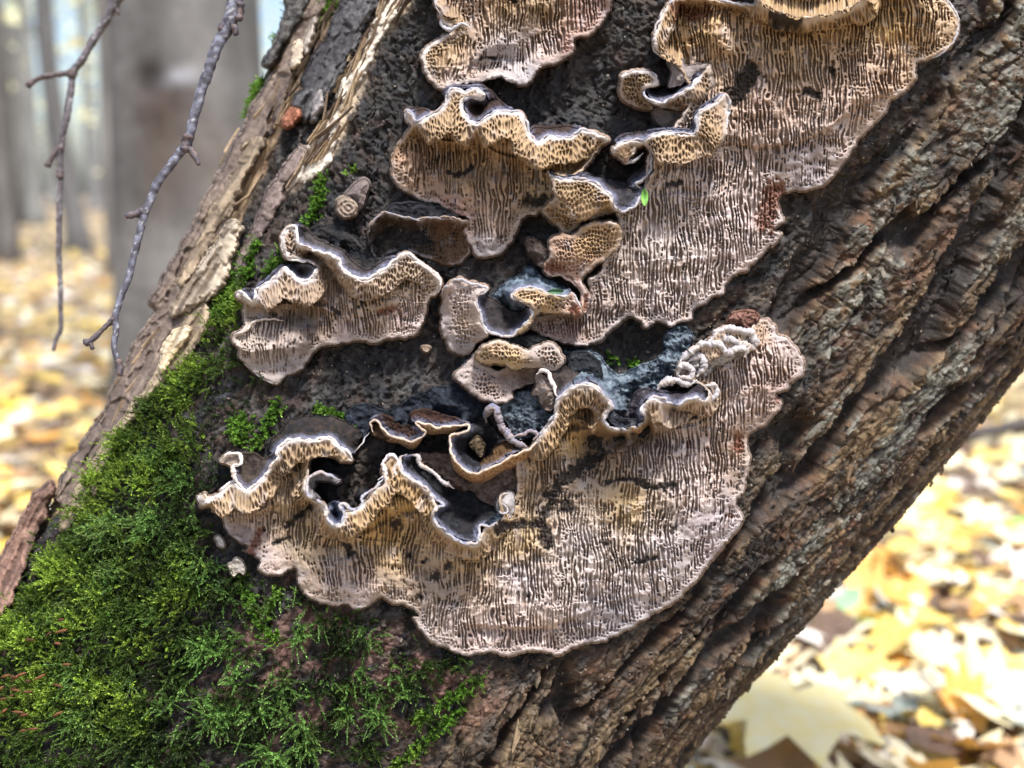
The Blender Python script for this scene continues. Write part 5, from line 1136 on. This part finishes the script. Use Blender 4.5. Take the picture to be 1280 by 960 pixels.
debris("bark_crumbs", 9000, lat_lookup(lambda x, y: soft_poly(x, y, q("P -40,760 120,560 300,260 440,-60 1400,-60 1400,500 900,1100 -40,1100"), 10)), 31, (1.0, 3.6), ((.05, .04, .035), (.20, .16, .12)), "fine bark crumbs and grit sprinkled over the leaning trunk", "bark crumbs")
debris("pale_grit", 500, lat_lookup(lambda x, y: soft_poly(x, y, q("P 100,560 300,260 440,-60 1400,-60 1400,500 900,1100 100,1000"), 10)), 32, (.6, 1.5), ((.4, .36, .3), (.75, .72, .68)), "pale specks of grit scattered on the dark bark", "grit")

# ------------------------------------------------------------------ hanging twigs
def twig(main, radii, depth, sides, label, tint, seed):
    P = np.asarray(main, float)
    n0 = len(P)
    base = world(P[0, 0], P[0, 1], depth)
    e = empty("hanging_twig", base, label, "twig", "bare twigs hanging at the upper left")
    dd = depth * np.ones(n0)
    Pr = resample(np.column_stack([P, radii, dd]), 3)
    k = np.arange(len(Pr))
    jit = np.column_stack([perlin(k * .09, k * 0, seed), perlin(k * .09, k * 0 + 5, seed)]) * 1.8
    W = world(Pr[:, 0] + jit[:, 0], Pr[:, 1] + jit[:, 1], Pr[:, 3] + .002 * perlin(k * .05, k * 0 + 9, seed))
    sc = depth / FPX
    V, Qt, Tt = tube(W, Pr[:, 2] * sc * (1 + .08 * perlin(k * .3, k * 0 + 2, seed)), 12, wob=.16, seed=seed)
    nz = perlin(V[:, 0] * 500, V[:, 2] * 350, seed); nz2 = perlin(V[:, 0] * 1500, V[:, 2] * 1200, seed + 3)
    c = mixc(tint[0], tint[1], sstep(-.3, .5, nz)); c = mixc(c, (.5, .5, .52), sstep(.5, .62, nz2) * .6)
    mesh_np("stem", V, [Qt, Tt], M_TWIG, e, c)
    for (pts, rr) in sides:
        S_ = resample(np.column_stack([np.asarray(pts, float), rr]), 2.5)
        W = world(S_[:, 0], S_[:, 1], depth - .001 * np.arange(len(S_)) / len(S_))
        k = np.arange(len(S_))
        V, Qt, Tt = tube(W, S_[:, 2] * sc * (1 + .28 * perlin(k * .55, k * 0 + 2, seed + 9)), 10, wob=.4, seed=seed + 4)
        nz = perlin(V[:, 0] * 900, V[:, 2] * 900, seed)
        c = mixc(tint[0], (.12, .08, .07), sstep(-.2, .4, nz))
        mesh_np("side_shoot", V, [Qt, Tt], M_TWIG, e, c)
m1 = q("P 520,-520 430,-330 345,-160 306,-30 T 160,0 150,60 130,110 95,170 W 524,170 500,240 475,330 462,365 430,410 400,450 375,500 360,540 345,600 325,680 300,750 288,795 290,830 285,870 300,935")
twig(m1, np.interp(np.linspace(0, 1, len(m1)), [0, .3, .45, .7, 1], [12, 7.5, 5.8, 4.7, 3.2]),
     .40, [(q("W 288,795 260,820 235,845 212,858"), [3.6, 3.2, 3.4, 4.2]), (q("W 225,855 232,872"), [3.2, 2.4]), (q("W 462,362 480,380 490,395 497,412"), [5, 4.6, 4.4, 2.2]), (q("W 362,528 340,535 316,540"), [4.6, 4.8, 4.2]), (q("T 150,85 118,95 108,115"), [5.0, 5.6, 4.2]), (q("T 155,100 165,118 158,130"), [4.2, 4.4, 2.6]), (q("W 296,900 300,925 298,938"), [4.2, 4.8, 3.2]), (q("W 470,340 462,375"), [6.5, 6.2]), (q("W 600,10 596,50"), [6, 5])],
     "nearer bare grey twig with swollen buds hanging sharp in front of the grey tree", ((.06, .055, .07), (.16, .165, .21)), 11)
m2 = q("P 470,-560 330,-330 220,-120 W 320,-40 296,0 265,50 230,105 205,150 183,182 175,250 160,330 152,370 150,440 147,600 150,700 153,810 142,845 134,876")
twig(m2, np.interp(np.linspace(0, 1, len(m2)), [0, .3, .6, 1], [9, 5.0, 4.0, 2.4]), .52, [(q("W 183,182 140,187 100,195 72,212"), [4.2, 3.4, 3.2, 3.6]), (q("W 72,212 68,215"), [3.8, 3.0]), (q("W 155,368 135,385 118,415"), [4.4, 3.6, 3.8]), (q("W 290,8 296,35"), [3.6, 2.4]), (q("W 183,176 180,190"), [5, 4.6]), (q("W 150,425 149,445"), [4.4, 4.2])],
     "thinner brownish twig hanging farther left, slightly out of focus", ((.07, .056, .06), (.13, .115, .125)), 12)

# ------------------------------------------------------------------ ground and far wood
def solid(name, base_, rough=.9, nz=None):
    m = bpy.data.materials.new(name); m.use_nodes = True; b = m.node_tree.nodes["Principled BSDF"]
    b.inputs["Base Color"].default_value = (*base_, 1); b.inputs["Roughness"].default_value = rough; b.inputs["Specular IOR Level"].default_value = .5
    if nz:
        n = m.node_tree; tc = n.nodes.new("ShaderNodeTexCoord"); no = n.nodes.new("ShaderNodeTexNoise"); no.inputs["Scale"].default_value = nz[0]; no.inputs["Detail"].default_value = 6
        cr = n.nodes.new("ShaderNodeValToRGB"); cr.color_ramp.elements[0].position = .35; cr.color_ramp.elements[1].position = .65
        cr.color_ramp.elements[0].color = (*base_, 1); cr.color_ramp.elements[1].color = (*nz[1], 1)
        n.links.new(tc.outputs["Object"], no.inputs["Vector"]); n.links.new(no.outputs["Fac"], cr.inputs[0]); n.links.new(cr.outputs[0], b.inputs["Base Color"])
    return m
gm = solid("leaf_litter_soil", (.07, .05, .035), .8, (9, (.42, .31, .18)))
xs = np.concatenate([-np.geomspace(60, 3, 24), np.linspace(-2.8, 3.8, 67), np.geomspace(4, 60, 24)])
ys = np.concatenate([[-20, -8, -3], np.linspace(-1, 5, 61), np.geomspace(5.3, 90, 30)])
X, Y = np.meshgrid(xs, ys); Zg = .02 * fbm(X / .6, Y / .6, 3, 900) + .05 * fbm(X / 3, Y / 3, 2, 901) * sstep(2, 8, Y)
def gz(x, y): return .02 * fbm(np.asarray(x) / .6, np.asarray(y) / .6, 3, 900) + .05 * fbm(np.asarray(x) / 3, np.asarray(y) / 3, 2, 901) * sstep(2, 8, np.asarray(y))
idx = np.arange(X.size).reshape(X.shape)
Qg = np.stack([idx[:-1, :-1], idx[:-1, 1:], idx[1:, 1:], idx[1:, :-1]], -1).reshape(-1, 4)
g = mesh_np("ground", np.stack([X, Y, Zg], -1).reshape(-1, 3), Qg, gm); tag(g, kind="structure")

def leafmat(name, c1, c2):
    m = solid(name, c1, .62, (14, c2)); n = m.node_tree; b = n.nodes["Principled BSDF"]
    tr = n.nodes.new("ShaderNodeBsdfTranslucent"); ms = n.nodes.new("ShaderNodeMixShader"); ms.inputs[0].default_value = .25
    cr = [x for x in n.nodes if x.type == 'VALTORGB'][0]
    n.links.new(cr.outputs[0], tr.inputs[0]); n.links.new(b.outputs[0], ms.inputs[1]); n.links.new(tr.outputs[0], ms.inputs[2]); n.links.new(ms.outputs[0], n.nodes["Material Output"].inputs[0])
    return m
LM = [("yellow", leafmat("leaf_yellow", (.68, .47, .07), (.78, .62, .24)), .28), ("pale yellow", leafmat("leaf_pale_yellow", (.74, .65, .38), (.82, .75, .54)), .26), ("cream", leafmat("leaf_cream", (.68, .61, .52), (.80, .75, .68)), .15),
      ("tan brown", leafmat("leaf_brown", (.30, .17, .08), (.46, .29, .15)), .16), ("orange", leafmat("leaf_orange", (.62, .30, .05), (.70, .42, .12)), .07), ("grey-green", leafmat("leaf_greyish", (.34, .38, .33), (.50, .52, .46)), .035), ("dark brown", leafmat("leaf_dark", (.10, .06, .04), (.18, .11, .07)), .09)]
def leaf_pts(kind, R, rings=3):
    if kind == 0:   # maple
        lob = [(-160, .35), (-140, .55), (-120, .42), (-95, .62), (-75, .85), (-62, .55), (-42, .72), (-30, .95), (-15, .6), (-6, .85), (0, 1.05), (6, .85), (15, .6), (30, .95), (42, .72), (62, .55), (75, .85), (95, .62), (120, .42), (140, .55), (160, .35), (180, .12)]
    else:
        lob = [(-180 + k * 18, .34 + .28 * abs(math.cos(math.radians((-180 + k * 18)) * .5)) ** 1.2 + .42 * max(0, math.cos(math.radians(-180 + k * 18))) ** 3) for k in range(20)]
    cu, cv, tw = R.uniform(-2.2, 2.6), R.uniform(-1.6, 2.0), R.uniform(-1.2, 1.2)
    V = [(0, 0, 0)]; n = len(lob)
    for r in range(1, rings + 1):
        f = r / rings
        for a, l in lob:
            a_ = math.radians(a); x = l * f * math.sin(a_); y = l * f * math.cos(a_)
            V.append((x, y, 0))
    V = np.array(V, float); x, y = V[:, 0], V[:, 1]
    V[:, 2] = .16 * cu * x * x + .14 * cv * y * y + .12 * tw * x * y + .05 * perlin(x * 3 + cu * 9, y * 3, 3) * (np.hypot(x, y) > 0)
    V *= .5
    F = [(0, 1 + k, 1 + (k + 1) % n) for k in range(n)]; Q4 = []
    for r in range(rings - 1):
        a = 1 + r * n; b = a + n
        Q4 += [(a + k, b + k, b + (k + 1) % n, a + (k + 1) % n) for k in range(n)]
    return V, np.array(F), np.array(Q4)
R = np.random.default_rng(77)
leaf_mesh = {}
for ci, (cn, mt, _) in enumerate(LM):
    for v in range(4):
        V, F, Q4 = leaf_pts(0 if v < 3 else 1, R, 2)
        tmp = mesh_np("fallen_leaf", V, [F, Q4], mt); me = tmp.data; bpy.data.objects.remove(tmp)
        leaf_mesh[(ci, v)] = me
wts = np.array([l[2] for l in LM]); wts /= wts.sum()
def trunk_hides(px, py):
    # rough: a leaf right behind the trunk cannot be seen
    l = np.interp(py, [0, 90, 230, 370, 500, 650, 760, 960], [395, 330, 270, 190, 130, 60, -10, -200]); r = np.interp(py, [460, 620, 705, 790, 870, 960], [1280, 1150, 1065, 1000, 930, 850])
    if py < 460: r = 1400
    return l + 45 < px < r - 45
cnt = 0
occ = []
def put_leaf(px, py, size, ci, v, label, group, tilt=.35, z=0.006, rz=None, me=None):
    p = ground_at(px, py)
    o = bpy.data.objects.new("fallen_leaf", me or leaf_mesh[(ci, v)])
    COL.objects.link(o)
    o.location = (p[0], p[1], float(gz(p[0], p[1])) + z); o.scale = (size,) * 3
    o.rotation_euler = (R.normal(0, tilt), R.normal(0, tilt), R.uniform(0, 6.28) if rz is None else rz)
    tag(o, label, "leaf", group); return o
GL = {k: f"{LM[k][0]} fallen leaves in the litter" for k in range(len(LM))}
big_me = {}
V, F, Q4 = leaf_pts(0, np.random.default_rng(3), 6); V[:, 2] *= .5
tmp = mesh_np("fallen_leaf", V, [F, Q4], leafmat('leaf_big_yellow', (.84, .76, .46), (.84, .70, .28))); me_big = tmp.data; bpy.data.objects.remove(tmp)
put_leaf(985, 945, .20, 1, 0, "large pale yellow maple leaf lying nearest, below the trunk at the bottom right", None, .10, .05, 2.6, me_big)
o = put_leaf(1205, 935, .085, 4, 2, "upright orange leaf at the bottom right corner", None, .1, .03, .4); o.rotation_euler = (1.0, .3, .2)
put_leaf(1140, 650, .16, 1, 0, "broad yellow leaf on the litter just right of the trunk edge", None, .15, .02, 1.2, me_big)
put_leaf(1230, 590, .17, 0, 0, "wide bright yellow maple leaf near the right edge below the dark fallen branch", None, .12, .02, .3)
tries = 0
while cnt < 294 and tries < 4000:
    tries += 1
    if R.random() < .62: px, py = R.uniform(850, 1300), 470 + 500 * R.random() ** .8
    else: px, py = R.uniform(-30, 260), 300 + 420 * R.random()
    if trunk_hides(px, py): continue
    p = ground_at(px, py)
    if p[1] > 5.0: continue
    if py > 850 and 860 < px < 1110 and R.random() < .8: continue
    ci = R.choice(len(LM), p=wts); v = R.integers(4)
    sz = R.uniform(.04, .09)
    if px > 700:
        where = ("near the top right of the litter under the leaning trunk" if py < 600 else "at the right edge of the picture" if px > 1190 else "just right of the trunk's lower edge" if py < 760 and px < 1130 else "in the middle of the right-hand litter" if py < 820 else "in the bottom right foreground beyond the trunk")
    else:
        where = ("far off between the distant trees" if py < 400 else "at the left edge behind the twigs" if px < 60 else "below the thinner twig's tip" if py < 520 else "beside the decayed wood edge at left")
    put_leaf(px, py, sz, ci, v, f"{'large' if sz > .073 else 'small' if sz < .056 else 'medium'} {LM[ci][0]} {'lobed' if v < 3 else 'oval'} leaf {where}", GL[ci], .3, .008 + .022 * R.random())
    cnt += 1
# the rest of the litter
n = 19000
Rr = np.random.default_rng(8)
for ci, (cn, mt, wt) in enumerate(LM):
    m = int(n * wts[ci])
    yy = .55 + (16.) * Rr.random(m) ** 2.0; xx = Rr.uniform(-1, 1, m) * (.9 + yy * .75)
    V, F, Q4 = leaf_pts(0, np.random.default_rng(ci), 1)
    kk = Rr.normal(0, .3, (m, 2)); rz = Rr.uniform(0, 6.28, m); sc = Rr.uniform(.04, .10, m)
    c, s = np.cos(rz), np.sin(rz)
    P = V[None] * sc[:, None, None]
    P[..., 2] += (P[..., 0] * kk[:, :1] + P[..., 1] * kk[:, 1:])
    Xr = P[..., 0] * c[:, None] - P[..., 1] * s[:, None]; Yr = P[..., 0] * s[:, None] + P[..., 1] * c[:, None]
    Zr = P[..., 2] + (gz(xx, yy) + Rr.uniform(.004, .02, m))[:, None]
    W = np.stack([Xr + xx[:, None], Yr + yy[:, None], Zr], -1).reshape(-1, 3)
    Fa = (F[None] + np.arange(m)[:, None, None] * len(V)).reshape(-1, 3)
    o = mesh_np("leaf_litter", W, Fa, mt, smooth=False); tag(o, f"mass of small {cn} leaves making up the forest floor litter", "leaf litter", kind="stuff")
# green seedlings
def seedling(px, py, sz, label, colr, n=5):
    p = ground_at(px, py); e = empty("green_seedling", (p[0], p[1], float(gz(p[0], p[1]))), label, "plant")
    R_ = np.random.default_rng(int(px)); mt = solid("seedling_green", colr, .6, (30, tuple(c * 1.2 for c in colr)))
    for k in range(n):
        V, F, Q4 = leaf_pts(1, R_, 2); V *= sz * R_.uniform(.7, 1.1); a = k * 6.28 / n + R_.uniform(-.3, .3)
        M3 = Matrix.Rotation(a, 3, 'Z') @ Matrix.Rotation(R_.uniform(.1, .6), 3, 'X')
        V = V @ np.array(M3).T + np.array([-math.sin(a), math.cos(a), 0]) * sz * .5 + np.array([0, 0, sz * R_.uniform(.35, .6)])
        mesh_np("leaf", V, [F, Q4], mt, e, base=np.zeros(3))
    V, Qt, Tt = tube(np.array([[0, 0, -.01], [.002, 0, sz * .2], [0, .002, sz * .45]]), .0015, 6)
    mesh_np("stem", V, [Qt, Tt], mt, e, base=np.zeros(3))
seedling(1032, 800, .055, "pale blue-green seedling between fallen leaves just right of the trunk foot", (.24, .40, .22))
seedling(1252, 672, .04, "small fresh green seedling at the right edge of the photo", (.20, .42, .08), 4)
seedling(1150, 790, .035, "greyish seedling in the middle of the right-hand litter", (.36, .42, .34), 4)
seedling(975, 800, .04, "dim green seedling half hidden at the trunk's right edge", (.16, .30, .12), 4)
# dark fallen sticks
def stick(a, b, r, label, col=(.05, .04, .035)):
    A = ground_at(*a); B = ground_at(*b); L = np.linspace(0, 1, 16)[:, None]
    P = A * (1 - L) + B * L; P[:, 2] = gz(P[:, 0], P[:, 1]) + r * 1.3 + .004; P[:, 0] += .01 * perlin(L[:, 0] * 5, L[:, 0] * 0, int(a[0]))
    e = empty("fallen_branch", P[0], label, "branch")
    V, Qt, Tt = tube(P, r * (1 - .4 * L[:, 0]), 8, wob=.3, seed=3)
    mesh_np("stem", V, [Qt, Tt], M_TWIG, e, np.tile(col, (len(V), 1)))
stick((1180, 570), (1330, 530), .016, "dark fallen branch crossing the litter at the right edge")
stick((1230, 480), (1320, 455), .03, "thick dark log end at the right edge where the trunk leaves the frame")
stick((1010, 700), (1060, 780), .010, "short grey stick poking out beside the trunk's right edge", (.25, .22, .2))
stick((1050, 815), (1180, 720), .007, "thin grey stick lying across the right-hand litter", (.3, .28, .26))

# ------------------------------------------------------------------ trees
def crown_mesh(seed, n, rad, hgt, sz):
    R_ = np.random.default_rng(seed)
    k = 26
    cen = np.column_stack([R_.normal(0, rad * .5, k), R_.normal(0, rad * .5, k), R_.uniform(-hgt / 2, hgt / 2, k)])
    P = cen[R_.integers(0, k, n)] + R_.normal(0, rad * .22, (n, 3))
    a = R_.normal(0, 1, (n, 3)); a /= np.linalg.norm(a, axis=1)[:, None]; b = np.cross(a, R_.normal(0, 1, (n, 3))); b /= np.linalg.norm(b, axis=1)[:, None]
    s = R_.uniform(.5, 1, (n, 1)) * sz
    V = np.stack([P - a * s, P + b * s * .5, P + a * s, P - b * s * .5], 1).reshape(-1, 3)
    return V, np.arange(len(V)).reshape(-1, 4), np.repeat(mixc((.46, .40, .08), (.62, .60, .20), R_.random(n)), 4, 0)
M_LEAF = mat_attr("canopy_leaf", .6, 0, 10, .1, .2, .45, 3)
M_TREE = mat_attr("tree_bark_far", .8, .5, 60, .25, .2, 0, 9)
def tree(px, py_base, width_px, label, seed, col=(.20, .20, .195), lean=0.0, height=7.0, bend=.0, group="slender trees in the background wood", crown=True, dist=None, marks=()):
    p = ground_at(px, py_base) if dist is None else np.array([(px - 640) / FPX * dist, dist, 0.0])
    dcam = np.hypot(*(p - CAM)[:2]); r = width_px / 2 * dcam / FPX
    p[2] = float(gz(p[0], p[1])) - .02
    e = empty("forest_tree", p, label, "tree", group)
    t_ = np.linspace(0, 1, 40)
    P = np.column_stack([p[0] + lean * height * t_ + bend * np.sin(t_ * 14 + seed) * .12, p[1] + 0 * t_ + .05 * np.sin(t_ * 7), p[2] + height * t_])
    if marks:
        tf_ = np.linspace(0, 1, 700); P_ = np.column_stack([np.interp(tf_, t_, P[:, c_]) for c_ in range(3)])
        V, Qt, Tt = tube(P_, r * (1 - .75 * tf_) * (1 + .5 * np.exp(-tf_ * 60)), 120)
    else:
        V, Qt, Tt = tube(P, r * (1 - .75 * t_) * (1 + .5 * np.exp(-t_ * 60)), 20, wob=.12, seed=seed)
    nz = fbm(V[:, 0] * 14 + V[:, 1] * 11, V[:, 2] * 5, 3, seed)
    tc_ = mixc(np.array(col) * .7, np.array(col) * 1.25, sstep(-.4, .4, nz))
    if marks:
        vx, vy = project(V); fc = V[:, 1] < p[1]
        nn = fbm(vx / 14, vy / 14, 3, 5); tc_ = mixc(tc_, np.array(col) * .75, sstep(-.1, .5, fbm(vx / 45, vy / 16, 3, 8)) * .6)
        V[:, 1] -= np.where(fc, .003 * nn, 0)
        for (mx_, my_, rx_, ry_, mc_, st_, bp_) in marks:
            g_ = np.exp(-(((vx - mx_) / rx_) ** 2 + ((vy - my_) / ry_) ** 2) ** 1.2 + .5 * nn) * fc
            V[:, 1] -= bp_ * g_; tc_ = mixc(tc_, mc_, np.clip(g_ * st_, 0, 1))
    mesh_np("trunk", V, [Qt, Tt], M_TREE, e, tc_)
    R_ = np.random.default_rng(seed)
    for k in range(5):
        tb = R_.uniform(.35, .85); q0 = P[int(tb * 39)]; an = R_.uniform(0, 6.28); L = R_.uniform(.6, 1.5)
        dv = np.array([math.cos(an), math.sin(an), .8]); u_ = np.linspace(0, 1, 8)[:, None]
        B = q0 + dv * L * u_ + np.array([0, 0, .25]) * u_ ** 2
        V, Qt, Tt = tube(B, r * .35 * (1 - .8 * u_[:, 0]) * (1 - tb * .5), 8)
        mesh_np("limb", V, [Qt, Tt], M_TREE, e, np.tile(col, (len(V), 1)))
    if crown:
        V, Qf, c = crown_mesh(seed, 1500, 1.0, height * .45, .055)
        mesh_np("crown", V + np.array([P[-8][0], P[-8][1], p[2] + height * .82]), Qf, M_LEAF, e, c, smooth=False)
    return e, P, r

# the grey tree close behind
e, P, r = tree(252, 576, 186, "thick smooth grey tree with a dark knot scar standing close behind the leaning trunk", 5, (.125, .12, .115), .0, 7.5, 0, group=None, marks=[(205, 125, 46, 34, (.06, .045, .04), .9, .006), (202, 200, 30, 80, (.085, .062, .05), .75, 0), (265, 200, 40, 60, (.10, .078, .065), .6, 0), (186, 100, 20, 20, (.03, .025, .022), .95, -.012), (228, 100, 24, 12, (.26, .26, .28), .7, .008), (180, 330, 60, 40, (.19, .18, .17), .5, 0)])
specs = [(8, 330, 26, "dark-footed slim tree at the far left edge", (.13, .12, .11), 0.0, .0), (92, 315, 24, "crooked dark grey sapling left of the grey tree", (.16, .155, .15), -.035, .5),
         (45, 282, 20, "pale slim tree between the crooked sapling and the left edge", (.22, .22, .21), .0, .1), (150, 342, 16, "thin dark sapling tight against the grey tree's left side", (.15, .14, .13), -.03, .2),
         (25, 262, 14, "very thin distant tree second from the left edge", (.2, .2, .19), .02, .2), (68, 258, 12, "distant thin tree just left of the crooked sapling", (.2, .2, .19), 0, .1), (118, 262, 16, "distant grey tree between the twig tips and the grey tree", (.2, .2, .2), 0.01, .1),
         (-8, 275, 30, "broad pale trunk cut by the left edge of the frame", (.2, .2, .2), 0, .1), (134, 250, 8, "hair-thin far sapling behind the left twig", (.2, .2, .2), .02, .3)]
for k, (px, pyb, wd, lb, cl, ln, bd) in enumerate(specs):
    tree(px, pyb, wd, lb, 20 + k, cl, ln, 7.0 + (k % 3), bd)
# distant wood: one mass of foliage and stems
R_ = np.random.default_rng(66)
n = 20000
yy = R_.uniform(9, 26, n); xx = yy * R_.uniform(-.85, .85, n); zz = np.abs(R_.normal(0, 1, n)) * 1.6 + R_.random(n) ** .7 * 7.0
cl = fbm(xx / 1.6, zz / 1.3 + yy * .2, 3, 5); keep = cl > -.08
xx, yy, zz = xx[keep], yy[keep], zz[keep]; n = len(xx)
P = np.column_stack([xx, yy, zz]); a = R_.normal(0, 1, (n, 3)); a /= np.linalg.norm(a, axis=1)[:, None]; b = np.cross(a, R_.normal(0, 1, (n, 3))); b /= np.linalg.norm(b, axis=1)[:, None]
s = R_.uniform(.05, .11, (n, 1))
V = np.stack([P - a * s, P + b * s * .6, P + a * s, P - b * s * .6], 1).reshape(-1, 3)
tmix = np.clip((zz / 6) + R_.normal(0, .25, n), 0, 1)
o = mesh_np("far_foliage", V, np.arange(len(V)).reshape(-1, 4), M_LEAF, None, np.repeat(mixc((.84, .78, .46), (.74, .82, .60), tmix), 4, 0), smooth=False)
tag(o, "far yellow-green autumn foliage of the wood behind the thin trees", "foliage", kind="stuff")

# stems far off in the wood, too many and too far to count
Vs, Qs, Ts, off, cs = [], [], [], 0, []
for k in range(34):
    d_ = R_.uniform(9, 24); x_ = d_ * R_.uniform(-.85, .85); r_ = R_.uniform(.05, .14); u_ = np.linspace(0, 1, 12)
    P = np.column_stack([x_ + R_.normal(0, .25) * u_ + .06 * np.sin(u_ * 9 + k), d_ + 0 * u_, -.1 + 8.5 * u_])
    V, Qt, Tt = tube(P, r_ * (1 - .6 * u_), 8); Vs.append(V); Qs.append(Qt + off); Ts.append(Tt + off); off += len(V)
    cs.append(np.tile(np.array([.17, .165, .155]) * R_.uniform(.7, 1.3), (len(V), 1)))
o = mesh_np("far_stems", np.vstack(Vs), [np.vstack(Qs), np.vstack(Ts)], M_TREE, None, np.vstack(cs)); tag(o, "far grey stems fading into the depth of the wood", "far trees", kind="stuff")
